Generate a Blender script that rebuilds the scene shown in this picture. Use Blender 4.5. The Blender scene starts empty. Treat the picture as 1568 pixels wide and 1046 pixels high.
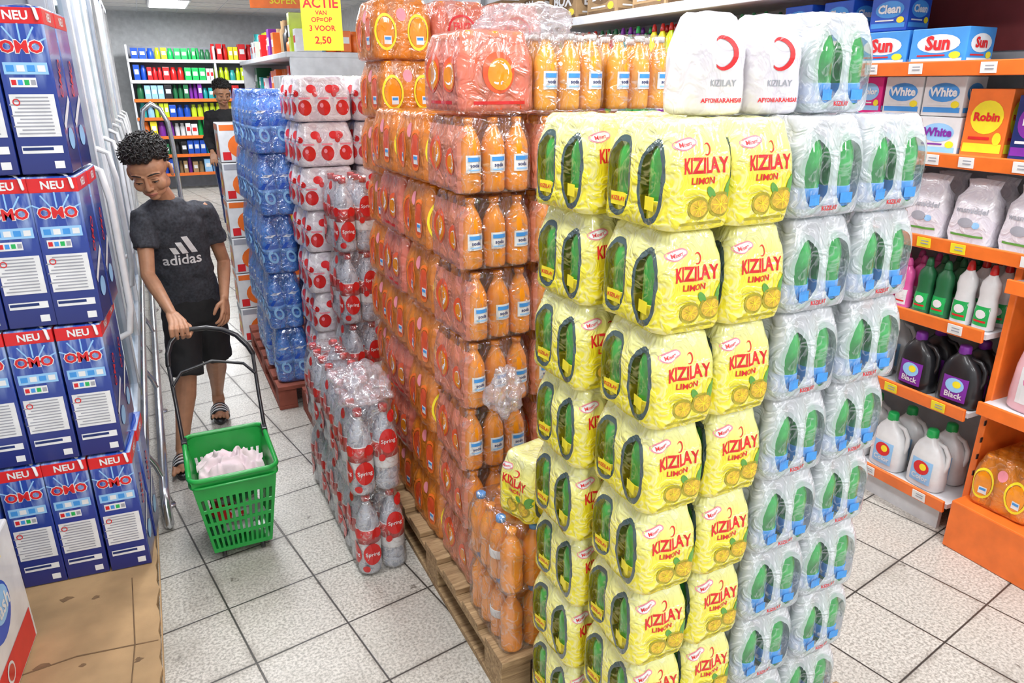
import bpy, bmesh, math, random
from mathutils import Vector, Matrix, noise, Euler
from mathutils.bvhtree import BVHTree
R = random.Random(7)
scene = bpy.context.scene
pi = math.pi

# ------------------------------------------------------------------ materials
class NT:
    def __init__(s, name):
        s.mat = bpy.data.materials.new(name); s.mat.use_nodes = True
        s.t = s.mat.node_tree; s.n = s.t.nodes; s.l = s.t.links; s.n.clear()
        s.out = s.n.new('ShaderNodeOutputMaterial')
    def node(s, ty, **kw):
        n = s.n.new(ty)
        for k, v in kw.items(): setattr(n, k, v)
        return n
    def put(s, sock, val):
        if hasattr(val, 'node'): s.l.new(val, sock)
        else:
            if sock.type == 'RGBA' and len(val) == 3: val = (*val, 1)
            sock.default_value = val
    def m(s, op, a, b=None, c=None):
        n = s.node('ShaderNodeMath', operation=op)
        s.put(n.inputs[0], a)
        if b is not None: s.put(n.inputs[1], b)
        if c is not None: s.put(n.inputs[2], c)
        return n.outputs[0]
    def mix(s, f, a, b):
        n = s.node('ShaderNodeMix', data_type='RGBA')
        s.put(n.inputs[0], f); s.put(n.inputs[6], a); s.put(n.inputs[7], b)
        return n.outputs[2]
    def noise(s, scale, detail=3, rough=.5, vec=None, dist=0):
        n = s.node('ShaderNodeTexNoise')
        n.inputs['Scale'].default_value = scale; n.inputs['Detail'].default_value = detail
        n.inputs['Roughness'].default_value = rough; n.inputs['Distortion'].default_value = dist
        s.l.new(vec if vec is not None else s.obj(), n.inputs['Vector'])
        return n.outputs[0]
    def tc(s):
        if not hasattr(s, '_tc'): s._tc = s.node('ShaderNodeTexCoord')
        return s._tc
    def obj(s): return s.tc().outputs['Object']
    def ramp(s, f, lo, hi):
        n = s.node('ShaderNodeMapRange'); s.put(n.inputs[0], f)
        n.inputs[1].default_value = lo; n.inputs[2].default_value = hi
        return n.outputs[0]
    def prin(s, col, rough=.5, metal=0, coat=0, spec=.5, normal=None):
        p = s.node('ShaderNodeBsdfPrincipled')
        s.put(p.inputs['Base Color'], col); s.put(p.inputs['Roughness'], rough)
        s.put(p.inputs['Metallic'], metal); s.put(p.inputs['Coat Weight'], coat)
        p.inputs['Coat Roughness'].default_value = .08
        p.inputs['Specular IOR Level'].default_value = spec
        if normal is not None: s.l.new(normal, p.inputs['Normal'])
        return p
    def bump(s, h, strength=.3, dist=.01):
        b = s.node('ShaderNodeBump'); b.inputs['Strength'].default_value = strength
        b.inputs['Distance'].default_value = dist; s.l.new(h, b.inputs['Height'])
        return b.outputs[0]
    def mixsh(s, f, a, b):
        n = s.node('ShaderNodeMixShader'); s.put(n.inputs[0], f)
        s.l.new(a, n.inputs[1]); s.l.new(b, n.inputs[2]); return n.outputs[0]
    def end(s, sh): s.l.new(sh, s.out.inputs[0]); return s.mat

def mat(name, col, rough=.5, metal=0, coat=0, var=.12, vs=14, bump=0, bs=60, spec=.5, emit=0):
    n = NT(name)
    nz = n.noise(vs, 3)
    dark = tuple(c*(1-var) for c in col); lite = tuple(min(1, c*(1+var*.6)) for c in col)
    c = n.mix(n.ramp(nz, .3, .7), dark, lite)
    nm = n.bump(n.noise(bs, 3), bump, .005) if bump else None
    p = n.prin(c, rough, metal, coat, spec, nm)
    if emit:
        n.put(p.inputs['Emission Color'], col); p.inputs['Emission Strength'].default_value = emit
    return n.end(p.outputs[0])

def film(name, col, opac=.02, rough=.12, gl=.06, streak=.28, scale=18, tint=(1, 1, 1)):
    """clear film: transparent + glossy wrinkles, tinted by a diffuse share `opac`"""
    n = NT(name)
    nz = n.noise(scale, 2.5, .6, None, 1.0)
    cre = n.m('MAXIMUM', n.m('SUBTRACT', 1, n.m('MULTIPLY', n.m('ABSOLUTE', n.m('SUBTRACT', nz, .5)), 26)), 0)
    nm = n.bump(nz, .9, .02)
    g = n.node('ShaderNodeBsdfGlossy'); g.inputs['Roughness'].default_value = rough; n.l.new(nm, g.inputs['Normal'])
    tr = n.node('ShaderNodeBsdfTransparent'); n.put(tr.inputs[0], tint)
    lw = n.node('ShaderNodeLayerWeight'); lw.inputs[0].default_value = .3; n.l.new(nm, lw.inputs['Normal'])
    f = n.m('MINIMUM', n.m('ADD', n.m('ADD', gl, n.m('MULTIPLY', cre, streak)), n.m('MULTIPLY', lw.outputs['Facing'], .3)), .9)
    sh = n.mixsh(f, tr.outputs[0], g.outputs[0])
    d = n.prin(col, .25, 0, .4, .8, nm)
    return n.end(n.mixsh(n.m('ADD', opac, n.m('MULTIPLY', cre, .06)), sh, d.outputs[0]))

def gloss(name, col, col2, scale=20, rough=.18):
    n = NT(name); nz = n.noise(scale, 3, .6, None, 1.2)
    cre = n.m('MAXIMUM', n.m('SUBTRACT', 1, n.m('MULTIPLY', n.m('ABSOLUTE', n.m('SUBTRACT', nz, .5)), 18)), 0)
    c = n.mix(n.ramp(nz, .35, .65), col2, col); c = n.mix(n.m('MULTIPLY', cre, .3), c, (1, 1, 1))
    return n.end(n.prin(c, rough, 0, .5, .7, n.bump(nz, .6, .015)).outputs[0])

def windowfilm(name, ctop, cbot, opac, hy=.05, ry=.037, zc=.082, rz=.07, h=.188, rim=(.07, .11, .11)):
    n = NT(name)
    sep = n.node('ShaderNodeSeparateXYZ'); n.l.new(n.obj(), sep.inputs[0])
    ns = n.node('ShaderNodeSeparateXYZ'); n.l.new(n.tc().outputs['Normal'], ns.inputs[0])
    y, z = sep.outputs[1], sep.outputs[2]
    side = n.m('GREATER_THAN', n.m('ABSOLUTE', ns.outputs[0]), .5)
    nz = n.noise(20, 2.5, .6, None, 1.2)
    a = n.m('POWER', n.m('DIVIDE', n.m('ABSOLUTE', n.m('SUBTRACT', n.m('ABSOLUTE', y), hy)), ry), 2)
    b = n.m('POWER', n.m('ABSOLUTE', n.m('DIVIDE', n.m('SUBTRACT', z, zc), rz)), 2.4)
    e = n.m('ADD', n.m('ADD', a, b), n.m('MULTIPLY', n.m('SUBTRACT', nz, .5), .5))
    hole = n.m('MULTIPLY', n.m('LESS_THAN', e, .76), side)
    rimm = n.m('MULTIPLY', n.m('MULTIPLY', n.m('LESS_THAN', e, 1.12), n.m('GREATER_THAN', e, .76)), side)
    cre = n.m('MAXIMUM', n.m('SUBTRACT', 1, n.m('MULTIPLY', n.m('ABSOLUTE', n.m('SUBTRACT', nz, .5)), 24)), 0)
    nm = n.bump(nz, .8, .018)
    g = n.ramp(n.m('ADD', z, n.m('MULTIPLY', n.m('SUBTRACT', nz, .5), .06)), h*.45, h*.85)
    col = n.mix(g, cbot, ctop)
    col = n.mix(n.m('MULTIPLY', cre, .3), col, (1, 1, 1))
    col = n.mix(rimm, col, rim)
    p = n.prin(col, .14, 0, .6, .7, nm)
    tr = n.node('ShaderNodeBsdfTransparent')
    f = n.m('MINIMUM', n.m('ADD', opac, n.m('MULTIPLY', cre, .25)), 1)
    f = n.m('MAXIMUM', f, n.m('MULTIPLY', rimm, .6))
    inh = n.m('MULTIPLY', hole, n.m('SUBTRACT', .94, n.m('MULTIPLY', cre, .2)))
    f = n.m('MINIMUM', f, n.m('SUBTRACT', 1, inh))
    return n.end(n.mixsh(f, tr.outputs[0], p.outputs[0]))

M = {}
M['white'] = mat('white_print', (.82, .83, .84), .35)
M['whitepl'] = mat('white_plastic', (.78, .79, .8), .3, coat=.3)
M['red'] = mat('red_print', (.72, .02, .025), .35)
M['redpl'] = mat('red_plastic', (.62, .015, .015), .3, coat=.4)
M['orange'] = mat('orange_shelf_steel', (.92, .19, .025), .4, coat=.2)
M['orsoda'] = mat('orange_soda', (.97, .29, .008), .2, coat=.7, var=.3, vs=9)
M['yelsoda'] = mat('amber_soda', (.98, .4, .015), .22, coat=.6, var=.2)
M['redsoda'] = mat('red_soda', (.82, .1, .03), .25, coat=.6, var=.3)
M['green'] = mat('green_glass', (.015, .33, .05), .08, coat=1, var=.6, vs=25)
M['dgreen'] = mat('dark_green_print', (.02, .16, .06), .35)
M['bluelab'] = mat('blue_label', (.06, .32, .78), .35)
M['yellab'] = mat('yellow_label', (.94, .8, .04), .35)
M['yellow'] = mat('yellow_print', (.94, .78, .03), .4)
M['olive'] = mat('lemon_rind', (.45, .38, .03), .45, var=.3, vs=80)
M['lemon'] = mat('lemon_flesh', (.82, .52, .05), .45, var=.4, vs=120)
M['leaf'] = mat('leaf_green', (.12, .35, .06), .45)
M['pinklogo'] = mat('pink_logo', (.88, .3, .36), .4)
M['blue'] = mat('blue_print', (.015, .09, .55), .35)
M['lblue'] = mat('light_blue_print', (.32, .6, .92), .35)
M['navy'] = mat('navy_print', (.01, .03, .16), .3)
M['grey'] = mat('grey_print', (.36, .37, .42), .5)
M['black'] = mat('black_plastic', (.015, .015, .018), .35, coat=.3)
M['purple'] = mat('purple_print', (.22, .03, .36), .35)
M['pink'] = mat('pink_plastic', (.85, .12, .42), .3, coat=.3)
M['lpink'] = mat('pale_pink_plastic', (.85, .5, .55), .3, coat=.3)
M['magenta'] = mat('magenta_print', (.8, .02, .25), .35)
M['gcap'] = mat('green_plastic', (.01, .45, .1), .35, coat=.3)
M['teal'] = mat('teal_plastic', (.02, .36, .36), .35, coat=.3)
M['lime'] = mat('lime_liquid', (.6, .75, .02), .25, coat=.4)
M['card'] = mat('cardboard', (.43, .28, .14), .85, var=.3, vs=6, bump=.3, bs=90)
M['cardD'] = mat('cardboard_torn', (.2, .12, .06), .9, var=.3)
M['steel'] = mat('shelf_white_steel', (.7, .72, .75), .4)
M['chrome'] = mat('chrome_tube', (.75, .77, .8), .22, metal=.9)
M['alu'] = mat('freezer_aluminium', (.55, .6, .68), .32, metal=.5)
M['tag'] = mat('price_tag', (.85, .85, .83), .5)
M['skin'] = mat('boy_skin', (.5, .25, .14), .48, var=.12, vs=30, bump=.06, bs=160)
M['lips'] = mat('lip_skin', (.48, .16, .12), .45)
M['lid'] = mat('eyelid_skin', (.3, .14, .08), .5)
M['hair'] = mat('black_hair', (.012, .009, .008), .45, bump=.6, bs=150)
M['eyew'] = mat('eye_white', (.42, .37, .34), .3)
M['eyeb'] = mat('eye_iris', (.02, .01, .008), .15)
M['shirt'] = mat('charcoal_jersey', (.045, .049, .062), .85, var=.45, vs=90, bump=.5, bs=22)
M['shorts'] = mat('black_shorts', (.014, .014, .016), .8, bump=.4, bs=18)
M['basket'] = mat('basket_green', (.01, .38, .055), .35, coat=.25)
M['clothw'] = mat('pale_pink_cloth', (.8, .66, .69), .85, bump=.4, bs=26)

def wood():
    n = NT('pallet_wood')
    mp = n.node('ShaderNodeMapping'); mp.inputs['Scale'].default_value = (3, 30, 30)
    n.l.new(n.obj(), mp.inputs[0])
    nz = n.noise(2.2, 5, .6, mp.outputs[0], 1)
    c = n.mix(n.ramp(nz, .3, .7), (.22, .13, .06), (.55, .38, .2))
    return n.end(n.prin(c, .8, normal=n.bump(nz, .3, .005)).outputs[0])
M['wood'] = wood()
M['woodr'] = mat('red_pallet_wood', (.3, .08, .05), .8, var=.3)
M['film'] = film('clear_shrink_film', (.95, .9, .88), .03)
M['filmh'] = film('hazy_shrink_film', (.88, .8, .86), .2, gl=.1, streak=.3)
M['filmpink'] = film('pink_printed_film', (.92, .32, .22), .45, streak=.3)
M['filmor'] = film('orange_printed_film', (1, .33, .03), .4, streak=.3)
M['filmblue'] = film('blue_printed_film', (.08, .32, .95), .3, gl=.12, streak=.4)
M['filmwhite'] = gloss('white_printed_film', (.8, .78, .8), (.62, .56, .62))
M['filmaf'] = gloss('opaque_white_film', (.76, .73, .78), (.67, .63, .7), 14)
M['filmy'] = windowfilm('yellow_window_film', (.88, .87, .36), (.92, .8, .03), 1.0)
M['filmw'] = windowfilm('clear_window_film', (.88, .89, .94), (.78, .82, .9), .62, hy=.043, ry=.037, rim=(.66, .73, .74))
M['petc'] = gloss('clear_bottle_plastic', (.6, .64, .72), (.3, .33, .4), 30, .1)
M['petb'] = gloss('blue_bottle_plastic', (.12, .45, .98), (.02, .14, .68), 25, .12)

# ------------------------------------------------------------------ mesh builder
class MB:
    def __init__(s): s.v = []; s.f = []; s.m = []; s.s = []; s.mats = []
    def mi(s, m):
        m = M[m] if isinstance(m, str) else m
        if m not in s.mats: s.mats.append(m)
        return s.mats.index(m)
    def add(s, vs, fs, m, smooth=False, T=None):
        o = len(s.v); k = s.mi(m)
        for v in vs:
            v = Vector(v); s.v.append(T @ v if T is not None else v)
        for f in fs: s.f.append([i+o for i in f]); s.m.append(k); s.s.append(smooth)
    def box(s, c, d, m, bev=0, T=None, rot=None):
        x, y, z = [a/2 for a in d]; c = Vector(c)
        if bev:
            bm = bmesh.new(); bmesh.ops.create_cube(bm, size=1)
            bmesh.ops.scale(bm, vec=d, verts=bm.verts)
            bmesh.ops.bevel(bm, geom=bm.edges[:], offset=bev, segments=2, affect='EDGES', profile=.5)
            bm.verts.index_update()
            vs = [v.co.copy() for v in bm.verts]; fs = [[v.index for v in f.verts] for f in bm.faces]; bm.free()
        else:
            vs = [Vector(p) for p in [(-x,-y,-z),(x,-y,-z),(x,y,-z),(-x,y,-z),(-x,-y,z),(x,-y,z),(x,y,z),(-x,y,z)]]
            fs = [(0,3,2,1),(4,5,6,7),(0,1,5,4),(1,2,6,5),(2,3,7,6),(3,0,4,7)]
        if rot: rm = Euler(rot).to_matrix(); vs = [rm @ v for v in vs]
        s.add([v+c for v in vs], fs, m, False, T)
    def loft(s, rings, m, caps=True, smooth=True, T=None):
        n = len(rings[0]); vs = [p for r in rings for p in r]; fs = []
        for i in range(len(rings)-1):
            for j in range(n):
                k = (j+1) % n
                fs.append((i*n+j, i*n+k, (i+1)*n+k, (i+1)*n+j))
        if caps: fs.append(list(range(n))[::-1]); fs.append([(len(rings)-1)*n+j for j in range(n)])
        s.add(vs, fs, m, smooth, T)
    def lathe(s, prof, c, m, n=14, smooth=True, T=None, ax='z'):
        rings = []
        for r, z in prof:
            r = max(r, .0003)
            rings.append([(c[0]+r*math.cos(2*pi*j/n), c[1]+r*math.sin(2*pi*j/n), c[2]+z) for j in range(n)])
        s.loft(rings, m, True, smooth, T)
    def tube(s, path, rad, m, n=10, T=None, rnd=True, flat=1):
        path = [Vector(p) for p in path]
        if not hasattr(rad, '__len__'): rad = [rad]*len(path)
        tans = []
        for i in range(len(path)):
            a = path[max(i-1, 0)]; b = path[min(i+1, len(path)-1)]
            tans.append((b-a).normalized())
        up = Vector((0, 0, 1)) if abs(tans[0].z) < .9 else Vector((0, 1, 0))
        nrm = (up - tans[0]*up.dot(tans[0])).normalized(); rings = []
        def ring(p, r, N, t):
            B = t.cross(N)
            return [p + N*(r*flat*math.cos(2*pi*j/n)) + B*(r*math.sin(2*pi*j/n)) for j in range(n)]
        for i, p in enumerate(path):
            t = tans[i]; nrm = (nrm - t*nrm.dot(t)).normalized(); r = rad[i]
            if i == 0 and rnd:
                for q in (.92, .6): rings.append(ring(p - t*r*q, r*math.sqrt(1-q*q), nrm, t))
            rings.append(ring(p, r, nrm, t))
            if i == len(path)-1 and rnd:
                for q in (.6, .92): rings.append(ring(p + t*r*q, r*math.sqrt(1-q*q), nrm, t))
        s.loft(rings, m, True, True, T)
    def ell(s, c, r, m, nu=14, nv=9, T=None, rot=None):
        c = Vector(c); rm = Euler(rot).to_matrix() if rot else Matrix.Identity(3)
        rings = []
        for i in range(nv):
            th = pi*(i+.25)/(nv-.5)
            rings.append([c + rm @ Vector((r[0]*math.sin(th)*math.cos(2*pi*j/nu), r[1]*math.sin(th)*math.sin(2*pi*j/nu), -r[2]*math.cos(th))) for j in range(nu)])
        s.loft(rings, m, True, True, T)
    def place(s, geo, fn, m):
        vs, fs = geo; s.add([fn(a, b) for a, b in vs], fs, m)
    def mesh(s, name):
        me = bpy.data.meshes.new(name)
        me.from_pydata([tuple(v) for v in s.v], [], s.f)
        for m in s.mats: me.materials.append(m)
        me.polygons.foreach_set('material_index', s.m); me.polygons.foreach_set('use_smooth', s.s)
        me.update(); return me
    def obj(s, name, parent=None, loc=(0, 0, 0), rz=0):
        return inst(s.mesh(name), name, parent, loc, rz)

def inst(me, name, parent=None, loc=(0, 0, 0), rz=0):
    o = bpy.data.objects.new(name, me); scene.collection.objects.link(o)
    o.location = loc; o.rotation_euler = (0, 0, rz)
    if parent: o.parent = parent
    return o
def empty(name, loc=(0, 0, 0), rz=0):
    e = bpy.data.objects.new(name, None); scene.collection.objects.link(e)
    e.location = loc; e.rotation_euler = (0, 0, rz); e.empty_display_size = .1
    return e

_tg = {}
def text(s, size=1, off=0.0, res=2, sy=1):
    k = (s, off, res)
    if k not in _tg:
        cu = bpy.data.curves.new('t', 'FONT'); cu.body = s; cu.align_x = 'CENTER'; cu.align_y = 'CENTER'
        cu.offset = off; cu.resolution_u = res
        o = bpy.data.objects.new('t', cu); scene.collection.objects.link(o)
        dg = bpy.context.evaluated_depsgraph_get(); dg.update()
        me = o.evaluated_get(dg).to_mesh()
        _tg[k] = ([(v.co.x, v.co.y) for v in me.vertices], [list(p.vertices) for p in me.polygons])
        o.evaluated_get(dg).to_mesh_clear()
        bpy.data.objects.remove(o); bpy.data.curves.remove(cu)
    v, f = _tg[k]
    return ([(a*size, b*size*sy) for a, b in v], f)
def disc(rx, ry, cx=0, cy=0, n=22, rings=3, rin=0, rot=0):
    v = []; f = []; rings = max(rings, 1); ca, sa = math.cos(rot), math.sin(rot)
    for i in range(rings+1):
        q = rin + (1-rin)*i/rings; q = max(q, .001)
        for j in range(n):
            a, b = rx*q*math.cos(2*pi*j/n), ry*q*math.sin(2*pi*j/n)
            v.append((cx + a*ca - b*sa, cy + a*sa + b*ca))
    for i in range(rings):
        for j in range(n): k = (j+1) % n; f.append((i*n+j, (i+1)*n+j, (i+1)*n+k, i*n+k))
    return v, f
def crescent(r, cx, cy, n=18):
    v = []
    for i in range(n+1):
        t = -2.2 + 4.4*i/n; v.append((cx+r*math.cos(t), cy+r*math.sin(t)))
    for i in range(n+1):
        t = -2.2 + 4.4*i/n; q = r*.8; v.append((cx-.15*r+q*math.cos(t*1.02), cy+q*math.sin(t*1.02)))
    return v, [(i, i+1, n+2+i, n+1+i) for i in range(n)]
def rect(w, h, cx=0, cy=0, nx=4, ny=2, skew=0):
    v = [(cx - w/2 + w*i/nx + skew*(j/ny-.5), cy - h/2 + h*j/ny) for j in range(ny+1) for i in range(nx+1)]
    f = [(j*(nx+1)+i, j*(nx+1)+i+1, (j+1)*(nx+1)+i+1, (j+1)*(nx+1)+i) for j in range(ny) for i in range(nx)]
    return v, f
def shift(g, dx, dy, rot=0):
    ca, sa = math.cos(rot), math.sin(rot)
    return [(a*ca - b*sa + dx, a*sa + b*ca + dy) for a, b in g[0]], g[1]
def flat(face, d, off=.001):
    if face == 'F': return lambda a, b: (a, -d-off, b)
    if face == 'L': return lambda a, b: (-d-off, -a, b)
    if face == 'R': return lambda a, b: (d+off, a, b)
def proj(bvh, face, off=.0012, d=.1):
    def fn(a, b):
        if face == 'F': o, r = Vector((a, -1, b)), Vector((0, 1, 0))
        elif face == 'L': o, r = Vector((-1, -a, b)), Vector((1, 0, 0))
        else: o, r = Vector((1, a, b)), Vector((-1, 0, 0))
        h = bvh.ray_cast(o, r)[0]
        if h is None: h = o + r*(1-d)
        return h - r*off
    return fn

def se_ring(cx, cy, z, a, b, n=24, e=2.6, rot=0):
    out = []; ca, sa = math.cos(rot), math.sin(rot)
    for j in range(n):
        t = 2*pi*j/n; c, q = math.cos(t), math.sin(t)
        x = a*math.copysign(abs(c)**(2/e), c); y = b*math.copysign(abs(q)**(2/e), q)
        out.append((cx + x*ca - y*sa, cy + x*sa + y*ca, z))
    return out

def pillow(w, d, h, nx, ny, r, amp=.0022, seed=0, sh=1.0, lv=None):
    """shrink-wrap film surface hugging an nx x ny bottle pack"""
    if lv is None:
        lv = [(0, .012, .001), (.025, .002, .002), (.08, 0, .004), (.2, 0, .005), (.33, 0, .005), (.45, 0, .006), (.56, 0, .006),
              (.66, .002, .007), (.75, .006, .008), (.83, .011, .007), (.9, .015, .006), (.96, .018, .004), (1, .026, .002)]
    def side(p0, p1, nrm, n, sc, k=4):
        out = []; steps = max(1, (n-1)*k)
        for i in range(steps):
            t = i/steps; p = Vector(p0).lerp(Vector(p1), t)
            ins = sc*math.sin(pi*t*(n-1))**2 if n > 1 else 0
            out.append((p.x - nrm[0]*ins, p.y - nrm[1]*ins))
        return out
    def arc(cx, cy, a0, rr, k=4):
        return [(cx + rr*math.cos(a0 + pi/2*i/k), cy + rr*math.sin(a0 + pi/2*i/k)) for i in range(k)]
    vs = []; N = 0
    def ringpts(ins, sc):
        W, D = w/2-ins*sh, d/2-ins*sh; rr = max(r-ins*sh*.5, .006); X, Y = W-rr, D-rr
        pts = side((-X, -D), (X, -D), (0, -1), nx, sc) + arc(X, -Y, -pi/2, rr)
        pts += side((W, -Y), (W, Y), (1, 0), ny, sc) + arc(X, Y, 0, rr)
        pts += side((X, D), (-X, D), (0, 1), nx, sc) + arc(-X, Y, pi/2, rr)
        pts += side((-W, Y), (-W, -Y), (-1, 0), ny, sc) + arc(-X, -Y, pi, rr)
        return pts
    for t, ins, sc in lv:
        pts = ringpts(ins, sc); N = len(pts)
        for x, y in pts: vs.append(Vector((x, y, t*h)))
    L = len(lv)
    for q, zz in ((.7, h*.985), (.35, h*.97)):
        pts = ringpts(lv[-1][1], 0)
        for x, y in pts: vs.append(Vector((x*q, y*q, zz)))
    vs.append(Vector((0, 0, h*.965)))
    for v in vs:
        if v.z > .004:
            nv = noise.noise_vector(v*28 + Vector((seed*7.1, 3, 1))); nv2 = noise.noise_vector(v*70 + Vector((seed, 9, 2)))
            v += nv*amp + nv2*amp*.5
    fs = []
    for i in range(L+1):
        for j in range(N):
            k = (j+1) % N; fs.append((i*N+j, i*N+k, (i+1)*N+k, (i+1)*N+j))
    for j in range(N): fs.append(((L+1)*N+j, (L+1)*N+(j+1) % N, len(vs)-1))
    fs.append(list(range(N))[::-1])
    return vs, fs

def bottle(mb, c, r, h, body, cap, label=None, lz=(.28, .58), n=14, neck=.36, waist=True):
    w = .93 if waist else 1
    pr = [(r*.8, 0), (r*.97, h*.02), (r, h*.06), (r, h*.24), (r*w, h*.32), (r*w, h*.4), (r, h*.5), (r, h*.6), (r*.93, h*.68),
          (r*.7, h*.78), (r*neck*1.15, h*.87), (r*neck, h*.9), (r*neck, h*.93)]
    mb.lathe(pr, c, body, n)
    cr = r*neck*1.25
    mb.lathe([(cr, h*.92), (cr, h*.99), (cr*.85, h)], c, cap, 10)
    if label:
        mb.lathe([(r+.0007, h*lz[0]), (r+.0012, h*(lz[0]+.01)), (r+.0012, h*(lz[1]-.01)), (r+.0007, h*lz[1])], c, label, n)

# ------------------------------------------------------------------ packs
def lemon_pack(seed):
    w, d, h = .146, .212, .187
    mb = MB()
    for ix in (-1, 1):
        for iy in (-1, 1):
            bottle(mb, (ix*.036, iy*.05, .004), .031, .177, 'green', 'yellow', 'yellab', (.06, .26), neck=.42, waist=False)
    pv, pf = pillow(w, d, h, 3, 3, .03, .0026, seed)
    mb.add(pv, pf, 'filmy', True)
    bvh = BVHTree.FromPolygons(pv, pf)
    F = proj(bvh, 'F'); F2 = proj(bvh, 'F', .002)
    mb.place(crescent(.0105, .006, .139), F, 'red')
    mb.place(disc(.024, .0105, -.036, .148, 18, 2, 0, .14), F, 'pinklogo')
    mb.place(disc(.021, .008, -.036, .148, 18, 2, 0, .14), F2, 'white')
    mb.place(shift(text('Mineral', .0105, .01), -.036, .148, .14), proj(bvh, 'F', .0028), 'red')
    mb.place(shift(text('KIZILAY', .0265, .03, 2, 1.35), .002, .111), F, 'red')
    mb.place(shift(text('LIMON', .016, .02), .002, .086), F, 'red')
    mb.place(disc(.025, .022, .04, .045, 24, 3), F, 'olive')
    mb.place(disc(.02, .0175, .04, .045, 24, 3), F2, 'lemon')
    mb.place(disc(.022, .02, -.006, .04, 24, 3), F, 'olive')
    mb.place(disc(.017, .015, -.006, .04, 24, 3), F2, 'lemon')
    F3 = proj(bvh, 'F', .0028)
    for k in range(4):
        mb.place(shift(rect(.03, .0012, 0, 0, 6, 1), .04, .045, k*pi/4), F3, 'yellab')
        mb.place(shift(rect(.026, .0012, 0, 0, 6, 1), -.006, .04, k*pi/4+.3), F3, 'yellab')
    mb.place(disc(.012, .018, .06, .072, 16, 2, 0, -.5), F, 'leaf')
    mb.place(disc(.007, .012, .02, .066, 16, 2, 0, .7), F, 'leaf')
    mb.place(rect(.09, .005, 0, .014, 8, 1), F, 'olive')
    L = proj(bvh, 'L')
    mb.place(rect(.045, .024, -.046, .042, 5, 3), L, 'yellow')
    mb.place(shift(text('KIZILAY', .0115, .02), -.046, .042), proj(bvh, 'L', .0022), 'red')
    mb.place(rect(.03, .024, .05, .045, 5, 3), L, 'yellow')
    return mb.mesh('lemon_soda_pack')

def mineral_pack():
    w, d, h = .15, .186, .187
    mb = MB()
    for ix in (-1, 1):
        for iy in (-1, 1):
            bottle(mb, (ix*.038, iy*.043, .004), .031, .177, 'green', 'whitepl', 'bluelab', (.08, .3), neck=.42, waist=False)
            mb.lathe([(.0325, .02), (.0325, .03)], (ix*.038, iy*.043, .004), 'white', 12)
    pv, pf = pillow(w, d, h, 3, 3, .03, .003, 2)
    mb.add(pv, pf, 'filmw', True)
    bvh = BVHTree.FromPolygons(pv, pf); L = proj(bvh, 'L')
    mb.place(rect(.03, .02, -.043, .035, 5, 3), L, 'bluelab'); mb.place(rect(.03, .02, .043, .035, 5, 3), L, 'bluelab')
    mb.place(shift(text('KIZILAY', .0125, .02), .0, .018), L, 'red')
    F = proj(bvh, 'F')
    mb.place(crescent(.024, 0, .11), F, 'red')
    mb.place(shift(text('KIZILAY', .018, .01), 0, .07), F, 'grey')
    return mb.mesh('mineral_water_pack')

def white_pack():
    mb = MB(); pv, pf = pillow(.13, .11, .178, 2, 2, .03, .0028, 3)
    mb.add(pv, pf, 'filmaf', True)
    bvh = BVHTree.FromPolygons(pv, pf); F = proj(bvh, 'F')
    mb.place(crescent(.03, 0, .108), F, 'red')
    mb.place(shift(text('KIZILAY', .0165, .015), 0, .056), F, 'grey')
    mb.place(shift(text('AFYONKARAHISAR', .0112, .025), 0, .026), F, 'red')
    return mb.mesh('mineral_water_white_pack')

def swirl(mb, P1, P2, a=0, z=.1, s=1):
    mb.place(disc(.046*s, .052*s, a, z, 26, 3), P1, 'redsoda')
    mb.place(disc(.036*s, .04*s, a+.004, z-.004, 26, 3), P2, 'orsoda')
    v, f = crescent(.03*s, a, z); mb.place((v, f), P2, 'white')

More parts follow.
